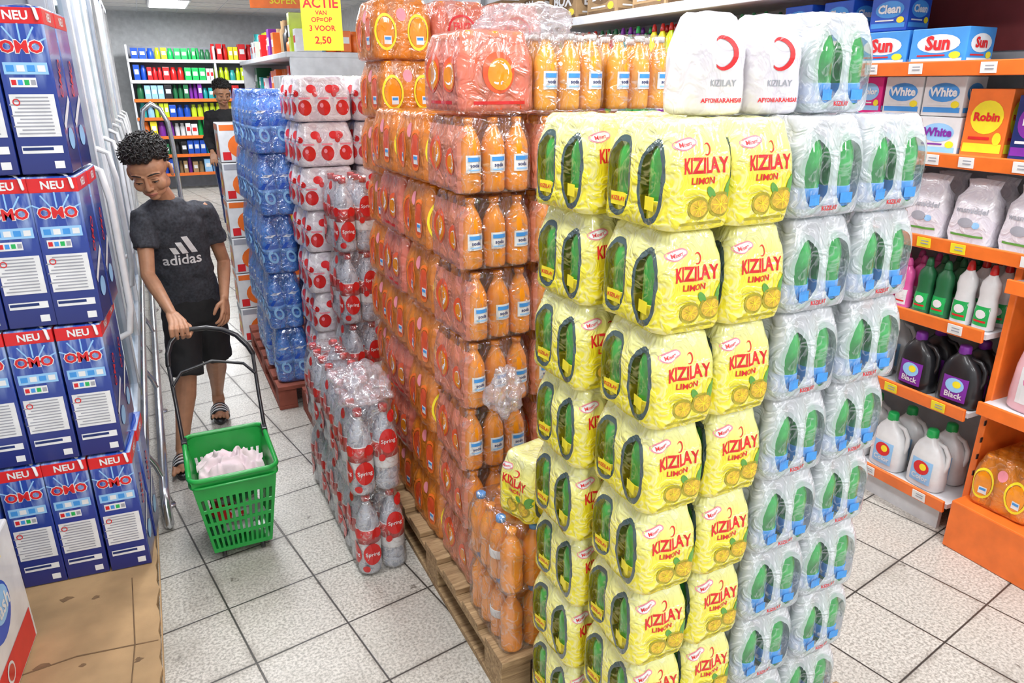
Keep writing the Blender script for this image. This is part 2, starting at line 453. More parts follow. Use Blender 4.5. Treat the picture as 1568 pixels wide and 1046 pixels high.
def soda_pack(kind, seed):
    nx, ny, p, r, h = 3, 4, .071, .0335, .205
    w, d = nx*p+.012, ny*p-.002
    mb = MB(); body = {'clear': 'orsoda', 'pink': 'redsoda', 'ring': 'redsoda', 'orange': 'orsoda', 'amber': 'yelsoda'}[kind]
    for ix in range(nx):
        for iy in range(ny):
            if 0 < ix < nx-1 and 0 < iy < ny-1: continue
            c = ((ix-(nx-1)/2)*p, (iy-(ny-1)/2)*p, .004)
            bottle(mb, c, r, h-.008, body, 'orsoda' if kind != 'amber' else 'whitepl', None)
            if kind in ('clear', 'amber') and iy == 0:
                def fn(a, b, c=c, e=.0012):
                    ang = a/r; rr = r+e
                    return (c[0]+rr*math.sin(ang), c[1]-rr*math.cos(ang), b)
                g = lambda a, b, f=fn: f(a, b, e=.0022)
                mb.place(rect(.048, .046, .004, .082, 8, 1), fn, 'white')
                mb.place(rect(.038, .011, .004, .094, 8, 1), g, 'bluelab')
                mb.place(shift(text('soda', .014, .02), .004, .078), g, 'navy')
                mb.place(rect(.034, .004, .004, .066, 8, 1), g, 'lblue')
    fm = {'clear': 'film', 'pink': 'filmpink', 'ring': 'filmpink', 'orange': 'filmor', 'amber': 'film'}[kind]
    pv, pf = pillow(w, d, h, nx, ny, .034, .003, seed)
    mb.add(pv, pf, fm, True)
    bvh = BVHTree.FromPolygons(pv, pf)
    if kind == 'clear':
        P1, P2, P0 = proj(bvh, 'L', .0014), proj(bvh, 'L', .0022), proj(bvh, 'L', .0008)
        mb.place(rect(.262, .175, 0, .092, 24, 12), P0, 'filmpink')
        swirl(mb, P1, P2, -.05, .1); swirl(mb, P1, P2, .07, .085, .7)
    if kind in ('pink', 'ring'):
        for face in ('L', 'F'):
            P1, P2 = proj(bvh, face), proj(bvh, face, .002)
            if kind == 'ring':
                mb.place(disc(.058, .058, 0, .1, 30, 3, .86), P1, 'red')
                mb.place(shift(text('FRUIT', .026, .02, 2, 1.5), 0, .115), P1, 'red'); mb.place(shift(text('SODA', .026, .02, 2, 1.5), 0, .082), P1, 'red')
            else:
                swirl(mb, P1, P2, -.055 if face == 'L' else 0, .1, 1)
                if face == 'L': swirl(mb, P1, P2, .065, .095, .85)
            mb.place(rect(.15, .008, 0, .025, 10, 1), P1, 'redpl')
    if kind == 'orange':
        for face in ('L', 'F'):
            P1 = proj(bvh, face); P2 = proj(bvh, face, .002)
            for a in (-.065, .055):
                mb.place(disc(.04, .062, a, .092, 24, 3, .84), P1, 'yellow' if face == 'F' else 'orange')
                mb.place(disc(.031, .05, a, .09, 24, 3), P1, 'orsoda' if face == 'F' else 'redsoda')
                mb.place(rect(.028, .028, a+.006, .065, 5, 2), P2, 'white')
                mb.place(rect(.022, .009, a+.006, .07, 5, 1), proj(bvh, face, .003), 'bluelab')
            mb.place(disc(.018, .022, -.005, .15, 16, 2), P1, 'pinklogo')
    return mb.mesh('orange_soda_pack')

def dotted_pack():
    w, d, h = .262, .175, .196
    mb = MB(); pv, pf = pillow(w, d, h, 3, 2, .04, .003, 5)
    mb.add(pv, pf, 'filmwhite', True)
    bvh = BVHTree.FromPolygons(pv, pf)
    for face, W in (('F', (-.085, 0, .085)), ('L', (-.045, .045))):
        P1, P2 = proj(bvh, face), proj(bvh, face, .002)
        for i, a in enumerate(W):
            mb.place(disc(.03, .034, a, .06, 20, 3), P1, 'redpl')
            mb.place(disc(.022, .018, a+.035 if i < len(W)-1 else a-.03, .14, 18, 2), P1, 'red')
            mb.place(disc(.012, .014, a-.035, .12, 14, 2), P1, 'redpl')
            mb.place(rect(.05, .008, a, .1, 5, 1), P1, 'pinklogo')
            mb.place(disc(.008, .01, a-.01, .07, 10, 1), P2, 'pinklogo')
    return mb.mesh('red_dotted_drink_pack')

def big_pack(kind, nx=2, ny=3):
    p, r, h = .09, .043, .33
    if kind == 'blue': h = .305
    mb = MB()
    for ix in range(nx):
        for iy in range(ny):
            c = ((ix-(nx-1)/2)*p, (iy-(ny-1)/2)*p, .004)
            if kind == 'blue':
                bottle(mb, c, r, h-.01, 'petb', 'blue', 'blue', (.3, .5), waist=False, neck=.3)
                mb.lathe([(r+.002, h*.34), (r+.002, h*.42)], c, 'lblue', 14)
            else:
                bottle(mb, c, r, h-.01, 'petc', 'redpl', 'white', (.28, .6), waist=False, neck=.3)
                mb.lathe([(r+.002, h*.4), (r+.002, h*.57)], c, 'redpl', 14)
    pv, pf = pillow(nx*p+.004, ny*p+.004, h, nx, ny, .043, .004, 6)
    mb.add(pv, pf, 'filmblue' if kind == 'blue' else 'film', True)
    bvh = BVHTree.FromPolygons(pv, pf)
    if kind == 'blue':
        for face, A in (('F', (-.045, .045)), ('L', (-.09, 0, .09))):
            P1 = proj(bvh, face)
            for a in A:
                mb.place(disc(.024, .034, a+.006, .09, 18, 2, .6, .4), P1, 'lblue')
                mb.place(rect(.04, .012, a, .2, 5, 1, .02), P1, 'white')
                mb.place(rect(.018, .03, a-.02, .15, 2, 2, .02), P1, 'blue')
    else:
        for face, A in (('F', (-.045, .045)), ('L', (-.09, 0, .09))):
            P1 = proj(bvh, face); P2 = proj(bvh, face, .002)
            for i, a in enumerate(A):
                z = .2 if i % 2 else .095
                mb.place(disc(.032, .045, a, z, 18, 2), P1, 'redpl')
                mb.place(shift(text('Spring', .021, .01), a, z), P2, 'white')
                mb.place(disc(.016, .02, a+.02, z+.085, 14, 2), P1, 'redpl')
                mb.place(disc(.012, .014, a-.025, z-.06, 14, 2), P1, 'redpl')
    return mb.mesh('bottled_water_pack')

def jitter(a=.003): return R.uniform(-a, a)

# ------------------------------------------------------------------ pallets
def pallet(name, x0, x1, y0, y1, m='wood', h=.14):
    mb = MB(); W = x1-x0; D = y1-y0; cx, cy = (x0+x1)/2, (y0+y1)/2
    for i in range(3):
        bx = x0+.05+(W-.1)*i/2
        mb.box((bx, cy, .011), (.1, D, .022), m, .002)
        mb.box((bx, cy, h-.033), (.1 if i == 1 else .098, D, .02), m, .002)
        for j in range(3): mb.box((bx, y0+.06+(D-.12)*j/2, .06), (.098, .12, .076), m, .003)
    k = max(5, int(D/.16))
    for j in range(k):
        mb.box((cx, y0+.05+(D-.1)*j/(k-1), h-.011), (W, D/k*.74, .022), m, .002)
    return mb.obj(name)
pallet('wooden_pallet', .69, 1.47, 1.49, 2.66)
pallet('wooden_pallet', .74, 1.5, 2.69, 3.06)
pallet('wooden_pallet', .77, 1.5, .93, 1.45)
pallet('wooden_pallet', .56, 1.4, 3.42, 3.8, 'woodr')
pallet('wooden_pallet', .44, 1.3, 3.83, 5.02, 'woodr')

# ------------------------------------------------------------------ lemon soda stack
me_ls, me_m, me_w = [lemon_pack(s) for s in (1, 4, 8)], mineral_pack(), white_pack()
me_l = me_ls[0]
st = empty('lemon_soda_and_mineral_water_stack', (.769, .978, .142))
T = .188
for t in range(8):
    for row in range(2):
        y = .106 + row*.218; sx = -.028 if row else 0
        for c in range(2):
            inst(R.choice(me_ls), 'lemon_pack', st, (.073+c*.149+sx+jitter(.005), y+jitter(.006), t*T), jitter(.045))
        for c in range(2):
            inst(me_m, 'mineral_pack', st, (.298+.096+c*.19+jitter(.006), .078+row*.16+jitter(.006), t*T), pi/2+jitter(.06))
for i, x in enumerate((.19, .324)):
    inst(me_w, 'white_pack', st, (x, .16+jitter(.004), 8*T), jitter(.03))
inst(me_m, 'mineral_pack', st, (.495, .18, 8*T), pi/2+.03)

# ------------------------------------------------------------------ orange soda stacks
so = {k: soda_pack(k, i) for i, k in enumerate(('clear', 'pink', 'orange', 'amber', 'ring'))}
def crumple(name, c, r, m, seed=0, amp=.35, sub=4, fl=1, parent=None):
    bm = bmesh.new(); bmesh.ops.create_icosphere(bm, subdivisions=sub, radius=1)
    for v in bm.verts:
        p = v.co.copy()
        a = noise.noise(p*1.4 + Vector((seed, 0, 0))); b = noise.noise(p*2.6 + Vector((0, seed, 0)))
        q = 1-abs(noise.noise(p*2.2 + Vector((seed, seed, 5))))*2.5
        f = 1 + amp*(a*.8 + b*.35 + q*.4 - .3)
        v.co = Vector((p.x*r[0]*f, p.y*r[1]*f, p.z*r[2]*f))
    me = bpy.data.meshes.new(name); bm.to_mesh(me); bm.free()
    me.materials.append(M[m]); 
    for p in me.polygons: p.use_smooth = True
    return inst(me, name, parent, c)
st = empty('orange_soda_stack', (.735, 1.82, .142))
T = .2125
for t in range(7):
    for c in (1, 2):
        inst(so['clear'], 'soda_pack', st, (.113+c*.228+jitter(), .141+jitter(), t*T), jitter(.03))
    for r_ in range(3):
        k = ('clear', 'orange', 'pink')[r_] if t % 3 else ('clear', 'orange', 'orange')[r_]
        inst(so[k], 'soda_pack', st, (.113+jitter(.007), .141+r_*.286+jitter(.004), t*T), jitter(.05))
    if t == 6:
        for c in (1, 2):
            for r_ in (1, 2): inst(so['clear'], 'soda_pack', st, (.113+c*.228, .141+r_*.286, t*T), 0)
inst(so['pink'], 'soda_pack', st, (.115, .145, 7*T), .02)
inst(so['amber'], 'soda_pack', st, (.345, .141, 7*T), -.02)
inst(so['amber'], 'soda_pack', st, (.575, .141, 7*T), .02)
crumple('loose_shrink_film', (.09, -.08, .72), (.05, .05, .07), 'filmh', 8, .45, 5, parent=st)
crumple('loose_shrink_film', (.25, .13, 1.7), (.15, .12, .07), 'filmh', 5, .35, 5, parent=st)

st = empty('orange_soda_stack', (.775, 2.7, .142))
T = .2055
for t in range(9):
    inst(so['orange'], 'soda_pack', st, (.113+jitter(.008), .141+jitter(.006), t*T), jitter(.05))
    if t > 5:
        inst(so['ring'], 'soda_pack', st, (.345+jitter(.005), .141+jitter(.004), t*T), jitter(.04))
        inst(so['ring'], 'soda_pack', st, (.575+jitter(.005), .141+jitter(.004), t*T), jitter(.04))

sm = MB(); 
for t in range(2):
    for ix in range(3):
        for iy in range(4):
            c = (ix*.07, iy*.07, t*.207+.002)
            bottle(sm, c, .0335, .196, 'orsoda', 'bluelab' if (ix+iy) % 2 else 'orsoda', 'white' if iy == 1 else None, (.36, .5))
    pv, pf = pillow(.22, .286, .205, 3, 4, .034, .004, 9+t)
    sm.add([v+Vector((.07, .105, t*.207)) for v in pv], pf, 'film', True)
sm.obj('orange_soda_bottle_packs', None, (.745, 1.53, .142))
e = empty('lemon_soda_pack', (.865, 1.585, .558), -pi/2+.25)
inst(me_l, 'pack', e, (0, 0, 0), 0)

# ------------------------------------------------------------------ far stacks
me_d = dotted_pack()
st = empty('red_dotted_drink_stack', (.6, 3.45, .142))
for t in range(8):
    for c in range(2):
        for r_ in range(2):
            inst(me_d, 'drink_pack', st, (.135+c*.268+jitter(.006), .09+r_*.18+jitter(.004), t*.2), jitter(.04))
me_b = big_pack('blue'); me_r = big_pack('red')
st = empty('blue_water_bottle_stack', (.455, 3.86, .142))
for t in range(5):
    for c in range(4):
        for r_ in range(3):
            if c in (1, 2, 3) and r_ > 0 and t < 4: continue
            inst(me_b, 'water_pack', st, (.094+c*.19+jitter(.008), .14+r_*.28+jitter(.012), t*.308), jitter(.07))
st2 = empty('bottled_water_stack', (.675, 3.09, .001))
for t in range(4):
    inst(me_r, 'water_pack', st2, (.094, .165+jitter(.005), t*.333), jitter(.04))
st = empty('red_label_bottle_packs', (.455, 2.2, .001))
for r_ in range(3):
    for t in range(2):
        inst(me_r, 'water_pack', st, (.1+jitter(.006), .14+r_*.278, t*.333), jitter(.05))
crumple('handle_film', (.09, .14, .71), (.105, .14, .06), 'filmh', 3, .4, 5, parent=st)

# cartons
mb = MB()
for t in range(6):
    for c in range(2):
        x, y, z = .14+c*.275, .13, t*.245
        mb.box((x, y, z+.121), (.262, .25, .24), 'whitepl', .005)
        for face in ('F', 'L'):
            if face == 'L' and c: continue
            fn = (lambda a, b: (x+a, y-.126, z+b)) if face == 'F' else (lambda a, b: (x-.132, y-a, z+b))
            fn2 = (lambda a, b: (x+a, y-.127, z+b)) if face == 'F' else (lambda a, b: (x-.133, y-a, z+b))
            mb.place(disc(.1, .08, .02, .1, 20, 1), fn, 'orange'); mb.place(rect(.24, .035, 0, .215), fn, 'orange' if t % 2 else 'grey')
            mb.place(disc(.035, .03, .02, .1, 16, 1), fn2, 'yellow'); mb.place(rect(.05, .05, -.09, .04), fn2, 'red')
mb.obj('snack_carton_stack', None, (.395, 5.08, .002))

# ------------------------------------------------------------------ detergent boxes
def omo_blue():
    n = NT('detergent_box_blue')
    sep = n.node('ShaderNodeSeparateXYZ'); n.l.new(n.obj(), sep.inputs[0])
    mp = n.node('ShaderNodeMapping'); mp.inputs['Rotation'].default_value = (0, .6, .3); mp.inputs['Scale'].default_value = (40, 4, 6)
    n.l.new(n.obj(), mp.inputs[0])
    nz = n.noise(1, 3, .5, mp.outputs[0], .6)
    band = n.m('MULTIPLY', n.ramp(sep.outputs[2], .22, .36), n.ramp(nz, .48, .7))
    c = n.mix(n.ramp(sep.outputs[2], 0, .4), (.012, .022, .17), (.02, .07, .42))
    c = n.mix(n.m('MULTIPLY', band, .8), c, (.5, .66, .9))
    return n.end(n.prin(c, .25, 0, .5).outputs[0])
M['omo'] = omo_blue()
def omo_box():
    w, d, h = .122, .16, .428
    mb = MB(); mb.box((0, 0, h/2), (w, d, h), 'omo', .003)
    mb.box((0, 0, h-.024), (w+.0012, d+.0012, .042), 'red', .003)
    for face, dd, W in (('F', d/2, w), ('L', w/2, d), ('R', w/2, d)):
        P = [flat(face, dd, o) for o in (.0014, .0020, .0026)]
        mb.place(shift(text('NEU', .03, .03), 0, h-.024), P[0], 'white')
        if face == 'F':
            for k in range(5):
                a = -1.1+k*.55
                mb.place(shift(rect(.004, .045, 0, .045), 0, .32, a), flat(face, dd, .0004), 'lblue')
            for q, (cx_, ch) in enumerate(((-.033, 'O'), (.0, 'M'), (.033, 'O'))):
                mb.place(shift(text(ch, .044, .06), cx_, .327), P[0], 'white')
                mb.place(shift(text(ch, .041, .035), cx_, .327), P[1], 'red')
            mb.place(rect(w*.84, .03, 0, .275, 2, 1), P[0], 'lblue')
            for k in range(4): mb.place(rect(.018, .016, -.036+k*.024, .275, 1, 1), P[1], 'white' if k % 2 else 'bluelab')
            mb.place(rect(w*.5, .024, -.012, .24, 2, 1), P[0], 'white')
            for k in range(4): mb.place(rect(.011, .013, -.034+k*.015, .24, 1, 1), P[1], ('red', 'bluelab', 'gcap', 'grey')[k])
            mb.place(rect(w*.86, .11, 0, .155, 2, 1), P[0], 'white')
            for k in range(11):
                mb.place(rect(w*(.7+.08*((k*7) % 3-1)), .0035, -.004*(k % 3), .202-k*.0093, 1, 1), P[1], 'grey')
            mb.place(disc(.009, .009, -.038, .19, 14, 1, .7), P[2], 'red')
            mb.place(rect(w*.8, .02, .0, .066, 2, 1), P[0], 'white')
            mb.place(rect(w*.6, .008, -.01, .068, 1, 1), P[1], 'navy')
            mb.place(rect(.024, .02, .034, .025, 1, 1), P[0], 'white')
        else:
            mb.place(shift(rect(W*.95, .02, 0, 0), 0, .16, .5), P[0], 'white')
            mb.place(shift(text('OMO', .045, .02), 0, .25, 1.2), P[1], 'red')
            mb.place(disc(.04, .03, 0, .09, 18, 1), P[0], 'lblue')
    mb.tube([(-.05, 0, h), (-.03, -.01, h+.004), (0, -.03, h+.006), (.03, -.06, h+.004), (.046, -d/2-.004, h-.005), (.05, -d/2-.006, h-.03)], .005, 'whitepl', 6, flat=.35)
    return mb.mesh('detergent_box')
me_o = omo_box()
st = empty('detergent_box_stack', (-.196, 2.395, .162), math.radians(-5))
for t in range(4):
    off = (0, -.012, .004, -.004)[t]
    for i in range(5):
        for r_ in range(2):
            inst(me_o, 'box', st, (-.064-i*.1268+off+jitter(.003), .082+r_*.165+jitter(.004), t*.4345), jitter(.02))
pallet('wooden_pallet', -.95, -.2, 1.15, 2.83)
mb = MB()
pts = []
def edge(p, q, n, amp):
    for i in range(n):
        t = i/n; pts.append((p[0]+(q[0]-p[0])*t+R.uniform(-amp, amp), p[1]+(q[1]-p[1])*t+R.uniform(-amp, amp)))
edge((-.95, 1.15), (-.185, 1.15), 14, .008); edge((-.185, 1.15), (-.185, 2.84), 40, .006)
edge((-.185, 2.84), (-.95, 2.84), 10, .004); edge((-.95, 2.84), (-.95, 1.15), 10, .004)
n = len(pts); mb.add([(x, y, .142) for x, y in pts]+[(x, y, .1595) for x, y in pts], [list(range(n))[::-1], [n+i for i in range(n)]]+[(i, (i+1) % n, n+(i+1) % n, n+i) for i in range(n)], 'card')
for k in range(9):
    cx, cy, s_ = R.uniform(-.5, -.24), R.uniform(1.7, 2.33), R.uniform(.01, .026)
    v = [(cx+s_*R.uniform(.4, 1.5)*math.cos(a*pi/5), cy+s_*R.uniform(.3, 1)*math.sin(a*pi/5), .1603) for a in range(10)]
    mb.add(v, [list(range(10))], 'cardD')
mb.tube([(-.6, 2.0, .16), (-.4, 2.02, .161), (-.19, 1.99, .16)], .0025, 'cardD', 6, flat=.4)
mb.tube([(-.26, 2.34, .16), (-.25, 2.0, .161), (-.27, 1.6, .16)], .002, 'cardD', 6, flat=.4)
mb.box((-.183, 1.98, .11), (.004, 1.6, .07), 'card', 0, rot=(0, .1, 0))
mb.obj('cardboard_sheet')
mb = MB(); mb.box((0, 0, .2), (.25, .42, .4), 'whitepl', .006)
P = [flat('R', .125, .001*(k+1)) for k in range(4)]; PF = [flat('F', .21, .001*(k+1)) for k in range(4)]
for Q in (P, PF):
    mb.place(rect(.2 if Q is PF else .38, .1, 0, .06), Q[0], 'red'); mb.place(disc(.09, .08, 0, .24, 24, 1), Q[0], 'blue')
    mb.place(disc(.06, .05, .02, .25, 24, 1), Q[1], 'lblue'); mb.place(shift(text('Wash', .07, .02), 0, .24), Q[2], 'white')
    mb.place(disc(.03, .03, -.03, .07, 16, 1), Q[1], 'white'); mb.place(disc(.022, .022, -.03, .07, 16, 1), Q[2], 'redpl')
    mb.place(rect(.2, .03, 0, .36), Q[0], 'yellow')
mb.obj('laundry_carton', None, (-.655, 1.98, .162), -.1)

# ------------------------------------------------------------------ freezer
def glassm():
    n = NT('freezer_glass')
    g = n.node('ShaderNodeBsdfGlossy'); g.inputs['Roughness'].default_value = .04; n.put(g.inputs[0], (.72, .8, .86))
    tr = n.node('ShaderNodeBsdfTransparent'); n.put(tr.inputs[0], (.85, .92, .95))
    lw = n.node('ShaderNodeLayerWeight'); lw.inputs[0].default_value = .4
    f = n.m('ADD', n.m('MULTIPLY', lw.outputs['Facing'], .7), n.m('MULTIPLY', n.noise(3, 2), .12))
    return n.end(n.mixsh(f, tr.outputs[0], g.outputs[0]))
M['glass'] = glassm()
M['frz'] = mat('freezer_panel_grey', (.42, .48, .56), .4, coat=.2)
M['cold'] = mat('freezer_interior', (.5, .58, .65), .5)
fz = empty('freezer_cabinet', (0, 0, 0))
mb = MB(); X = -.24; Y0, Y1 = 2.92, 9.9
mb.box((-.75, Y0+.02, 1.35), (1.0, .04, 2.7), 'frz', .004)
mb.box((-.75, Y1, 1.35), (1.0, .04, 2.7), 'frz', .004)
mb.box((-1.23, (Y0+Y1)/2, 1.35), (.04, Y1-Y0, 2.7), 'cold')
mb.box((-.75, (Y0+Y1)/2, 2.6), (1.0, Y1-Y0, .2), 'frz', .004)
mb.box((-.75, (Y0+Y1)/2, .14), (1.0, Y1-Y0, .28), 'frz', .004)
nd = 9; dw = (Y1-Y0)/nd
for i in range(nd+1): mb.box((X-.01, Y0+i*dw, 1.4), (.05, .06, 2.3), 'alu', .004)
for i in range(nd):
    yc = Y0+(i+.5)*dw
    for s_ in (-1, 1): mb.box((X+.015, yc+s_*(dw/2-.055), 1.4), (.03, .045, 2.15), 'whitepl' if i % 3 else 'alu', .004)
    for z in (.34, 2.46): mb.box((X+.015, yc, z), (.03, dw-.08, .05), 'alu', .004)
    mb.tube([(X+.03, yc-dw/2+.1, 1.43), (X+.07, yc-dw/2+.1, 1.41), (X+.085, yc-dw/2+.1, 1.3), (X+.085, yc-dw/2+.1, .9), (X+.07, yc-dw/2+.1, .8), (X+.03, yc-dw/2+.1, .78)], .012, 'whitepl', 8)
for z in (.6, 1.0, 1.4, 1.8, 2.2): mb.box((-.75, (Y0+Y1)/2, z), (.8, Y1-Y0-.1, .015), 'steel')
mb.obj('cabinet_frame', fz)
mb = MB(); mb.add([(X+.012, Y0+.05, .36), (X+.012, Y1-.05, .36), (X+.012, Y1-.05, 2.44), (X+.012, Y0+.05, 2.44)], [(0, 1, 2, 3)], 'glass'); mb.obj('glass_doors', fz)
mb = MB(); cols = ['red', 'blue', 'white', 'yellow', 'gcap', 'lblue', 'orange', 'purple']
for z in (.29, .61, 1.01, 1.41, 1.81):
    y = Y0+.15
    while y < Y1-.15:
        w = R.uniform(.1, .2); hh = R.uniform(.15, .3); mb.box((-.45, y+w/2, z+hh/2), (.2, w*.94, hh), R.choice(cols), .004); y += w
mb.obj('frozen_goods', fz)
mb = MB()
mb.tube([(-.15, 2.86, .02), (-.15, 2.88, .1), (-.15, 2.95, .13), (-.15, 9.5, .13), (-.15, 9.58, .1), (-.15, 9.6, .02)], .019, 'chrome', 12)
mb.tube([(-.2, 2.88, .26), (-.2, 9.5, .26)], .016, 'chrome', 12)
for i in range(7):
    y = 3.05+i*1.05
    mb.tube([(-.15, y, .0), (-.15, y, .13), (-.17, y, .2), (-.2, y, .26)], .012, 'chrome', 8); mb.lathe([(.03, 0), (.03, .006)], (-.15, y, .001), 'chrome', 12)
mb.obj('floor_guard_rail')
mb = MB()
mb.tube([(-.02, 5.6, .0), (-.02, 5.6, 1.45), (-.0, 5.6, 1.54), (.05, 5.6, 1.58), (.1, 5.6, 1.55), (.14, 5.6, 1.46), (.15, 5.6, 1.3), (.15, 5.6, 0)], .016, 'chrome', 10)
mb.tube([(-.02, 5.6, .8), (.15, 5.6, .8)], .01, 'chrome', 8)
mb.obj('guard_hoop')

# ------------------------------------------------------------------ products
def jug(body, cap, lab, h=.24, w=.075, d=.042, txt=None, lab2=None):
    mb = MB(); rings = []
    for t, a, b, cy in ((0, .9, .9, 0), (.03, 1, 1, 0), (.2, 1.02, 1, 0), (.5, .95, .98, 0), (.65, .82, .92, .05), (.76, .62, .8, .12), (.84, .35, .5, .2), (.88, .28, .42, .22)):
        rings.append(se_ring(0, cy*w*.6, t*h, d*b, w*a, 20, 3))
    mb.loft(rings, body)
    cy = .22*w*.6
    mb.lathe([(.021, .86*h), (.023, .87*h), (.021, .98*h), (.017, h)], (0, cy, 0), cap, 14)
    mb.tube([(0, -.25*w, .8*h), (0, -.7*w, .78*h), (0, -.98*w, .66*h), (0, -1.0*w, .5*h), (0, -.9*w, .38*h)], .0095, body, 8)
    bvh = BVHTree.FromPolygons(mb.v, mb.f)
    P = proj(bvh, 'L', .0012); P2 = proj(bvh, 'L', .0022)
    mb.place(rect(w*1.2, h*.4, 0, h*.3, 8, 5), P, lab)
    mb.place(disc(w*.45, h*.12, 0, h*.36, 16, 2), P2, lab2 or 'white')
    mb.place(disc(w*.2, h*.06, w*.1, h*.38, 12, 2), proj(bvh, 'L', .003), 'yellow')
    if txt: mb.place(shift(text(txt, w*.4, .02), 0, h*.19), P2, 'white')
    return mb.mesh('detergent_jug')
def slim(body, cap, lab, h=.26, r=.034):
    mb = MB(); rings = []
    for t, a in ((0, .9), (.02, 1), (.3, 1), (.42, .9), (.5, .86), (.62, .95), (.74, .85), (.83, .45), (.86, .38)):
        rings.append(se_ring(0, 0, t*h, r*.75*a, r*a, 16, 2.3))
    mb.loft(rings, body)
    mb.lathe([(.014, .85*h), (.015, .87*h), (.012, .95*h), (.007, h)], (0, 0, 0), cap, 10)
    bvh = BVHTree.FromPolygons(mb.v, mb.f); P = proj(bvh, 'L')
    mb.place(rect(r*1.5, h*.3, 0, h*.22, 6, 3), P, lab); mb.place(disc(r*.5, h*.07, 0, h*.25, 12, 2), proj(bvh, 'L', .002), 'white')
    mb.place(rect(r*1.2, h*.03, 0, h*.14, 6, 1), proj(bvh, 'L', .002), 'red')
    return mb.mesh('cleaner_bottle')
def pbox(w, d, h, m, txt, m2, tm='white', shape=True):
    mb = MB(); mb.box((0, 0, h/2), (d, w, h), m, .003)
    for face, dd, W in (('L', d/2, w), ('F', w/2, d)):
        P = [flat(face, dd, .001*(k+1)) for k in range(3)]
        mb.place(disc(W*.38, h*.24, 0, h*.6, 20, 1), P[0], m2); mb.place(rect(W*.9, h*.13, 0, h*.16), P[0], m2)
        q = min(W*.3, W*1.3/len(txt))
        mb.place(shift(text(txt, q, .04), 0, h*.6), P[2], tm)
        mb.place(rect(W*.5, h*.04, -W*.1, h*.3), P[1], tm)
        mb.place(disc(W*.1, h*.09, W*.32, h*.3, 14, 1), P[1], 'yellow')
    return mb.mesh('product_box')
def bag():
    mb = MB(); rings = []; h = .235
    for t, a, b in ((0, .95, .85), (.03, 1, 1), (.15, 1.03, 1.1), (.3, 1.05, 1.12), (.45, 1, 1.08), (.6, .95, .95), (.7, .9, .75), (.79, .78, .5), (.86, .66, .25), (.92, .72, .12), (1, .8, .06)):
        rings.append([Vector(p)+noise.noise_vector(Vector(p)*24)*.008+noise.noise_vector(Vector(p)*60)*.004 for p in se_ring(0, 0, t*h, .05*b, .083*a, 32, 3)])
    mb.loft(rings, 'filmaf')
    bvh = BVHTree.FromPolygons(mb.v, mb.f); P = proj(bvh, 'L', .002)
    mb.place(shift(text('wasmiddel', .028, .02), 0, .125), P, 'grey')
    mb.place(disc(.03, .018, -.01, .08, 16, 2), P, 'grey'); mb.place(disc(.014, .012, .03, .075, 16, 2), P, 'lblue'); mb.place(rect(.12, .008, 0, .035, 8, 1), P, 'leaf')
    return mb.mesh('detergent_bag')

sh = empty('store_shelf')
mb = MB(); XF, XB = 2.6, 3.08
mb.box((XB, 5.2, 1.25), (.03, 9.6, 2.5), 'steel')
mb.box((XB-.02, 1.6, 2.2), (.02, 2.4, .75), mat('maroon_panel', (.25, .04, .04), .6))
for y in (.5, 3.0, 4.3, 5.6, 6.9, 8.2): mb.box((XB-.03, y, 1.25), (.05, .04, 2.5), 'steel', .003)
LV = (.165, .56, .873, 1.167, 1.47, 1.785)
for i, z in enumerate(LV):
    y0 = 1.46 if z < 1.1 else .45; y1 = 9.9
    mb.box(((XF+XB)/2+.01, (y0+y1)/2, z-.035), (XB-XF-.02, y1-y0, .02), 'steel')
    mb.box((XF, (y0+y1)/2, z-.03), (.014, y1-y0, .05), 'orange', .003, rot=(0, -.12, 0))
    y = y0+.1
    while y < 5:
        mb.box((XF-.0105, y, z-.03), (.003, .055, .036), 'tag' if R.random() > .25 else 'yellow', 0, rot=(0, -.12, 0))
        for q in range(2): mb.box((XF-.0127, y-.004, z-.024-.01*q), (.001, .03, .004), 'grey', 0, rot=(0, -.12, 0))
        y += R.uniform(.12, .3)
mb.box(((XF+XB)/2, 5.2, 2.075), (XB-XF, 9.6, .02), 'steel'); mb.box((XF, 5.2, 2.085), (.014, 9.6, .05), 'steel', .003)
mb.box((XF+.06, 5.7, .06), (.02, 8.4, .12), 'steel')
mb.obj('shelf_frame', sh)
jugs = {'black': jug('black', 'purple', 'purple', .235, .078, .045, 'Black', 'lblue'), 'wjug': jug('whitepl', 'gcap', 'lblue', .25, .075, .045, 'Color', 'red'),
        'pinkj': jug('lpink', 'whitepl', 'white', .33, .1, .05, None, 'magenta'), 'white': jug('whitepl', 'whitepl', 'gcap', .26, .07, .045)}
sl = {k: slim(*v) for k, v in {'lime': ('lime', 'redpl', 'yellow'), 'grn': ('gcap', 'gcap', 'lime'), 'teal': ('teal', 'purple', 'white'), 'pur': ('purple', 'gcap', 'pink'),
      'pink': ('pink', 'pink', 'white', .2), 'dg': ('dgreen', 'dgreen', 'gcap', .22, .036), 'wg': ('whitepl', 'redpl', 'gcap', .24, .038), 'yel': ('yellow', 'redpl', 'dgreen'), 'red': ('redpl', 'dgreen', 'yellow')}.items()}
bx = {'sun': pbox(.22, .16, .135, 'bluelab', 'Sun', 'white', 'red'), 'sun2': pbox(.16, .14, .13, 'blue', 'Clean', 'bluelab'), 'white': pbox(.16, .12, .14, 'whitepl', 'White', 'lblue', 'purple'),
      'white2': pbox(.16, .12, .14, 'whitepl', 'White', 'bluelab', 'white'),
      'pinkb': pbox(.12, .12, .14, 'magenta', 'Color', 'lblue'), 'orb': pbox(.15, .1, .24, 'orange', 'Robin', 'yellow', 'red'), 'pur': pbox(.1, .1, .22, 'navy', 'Lux', 'purple'), 'cardb': pbox(.34, .3, .24, 'card', 'BOX', 'cardD')}
bagm = bag()
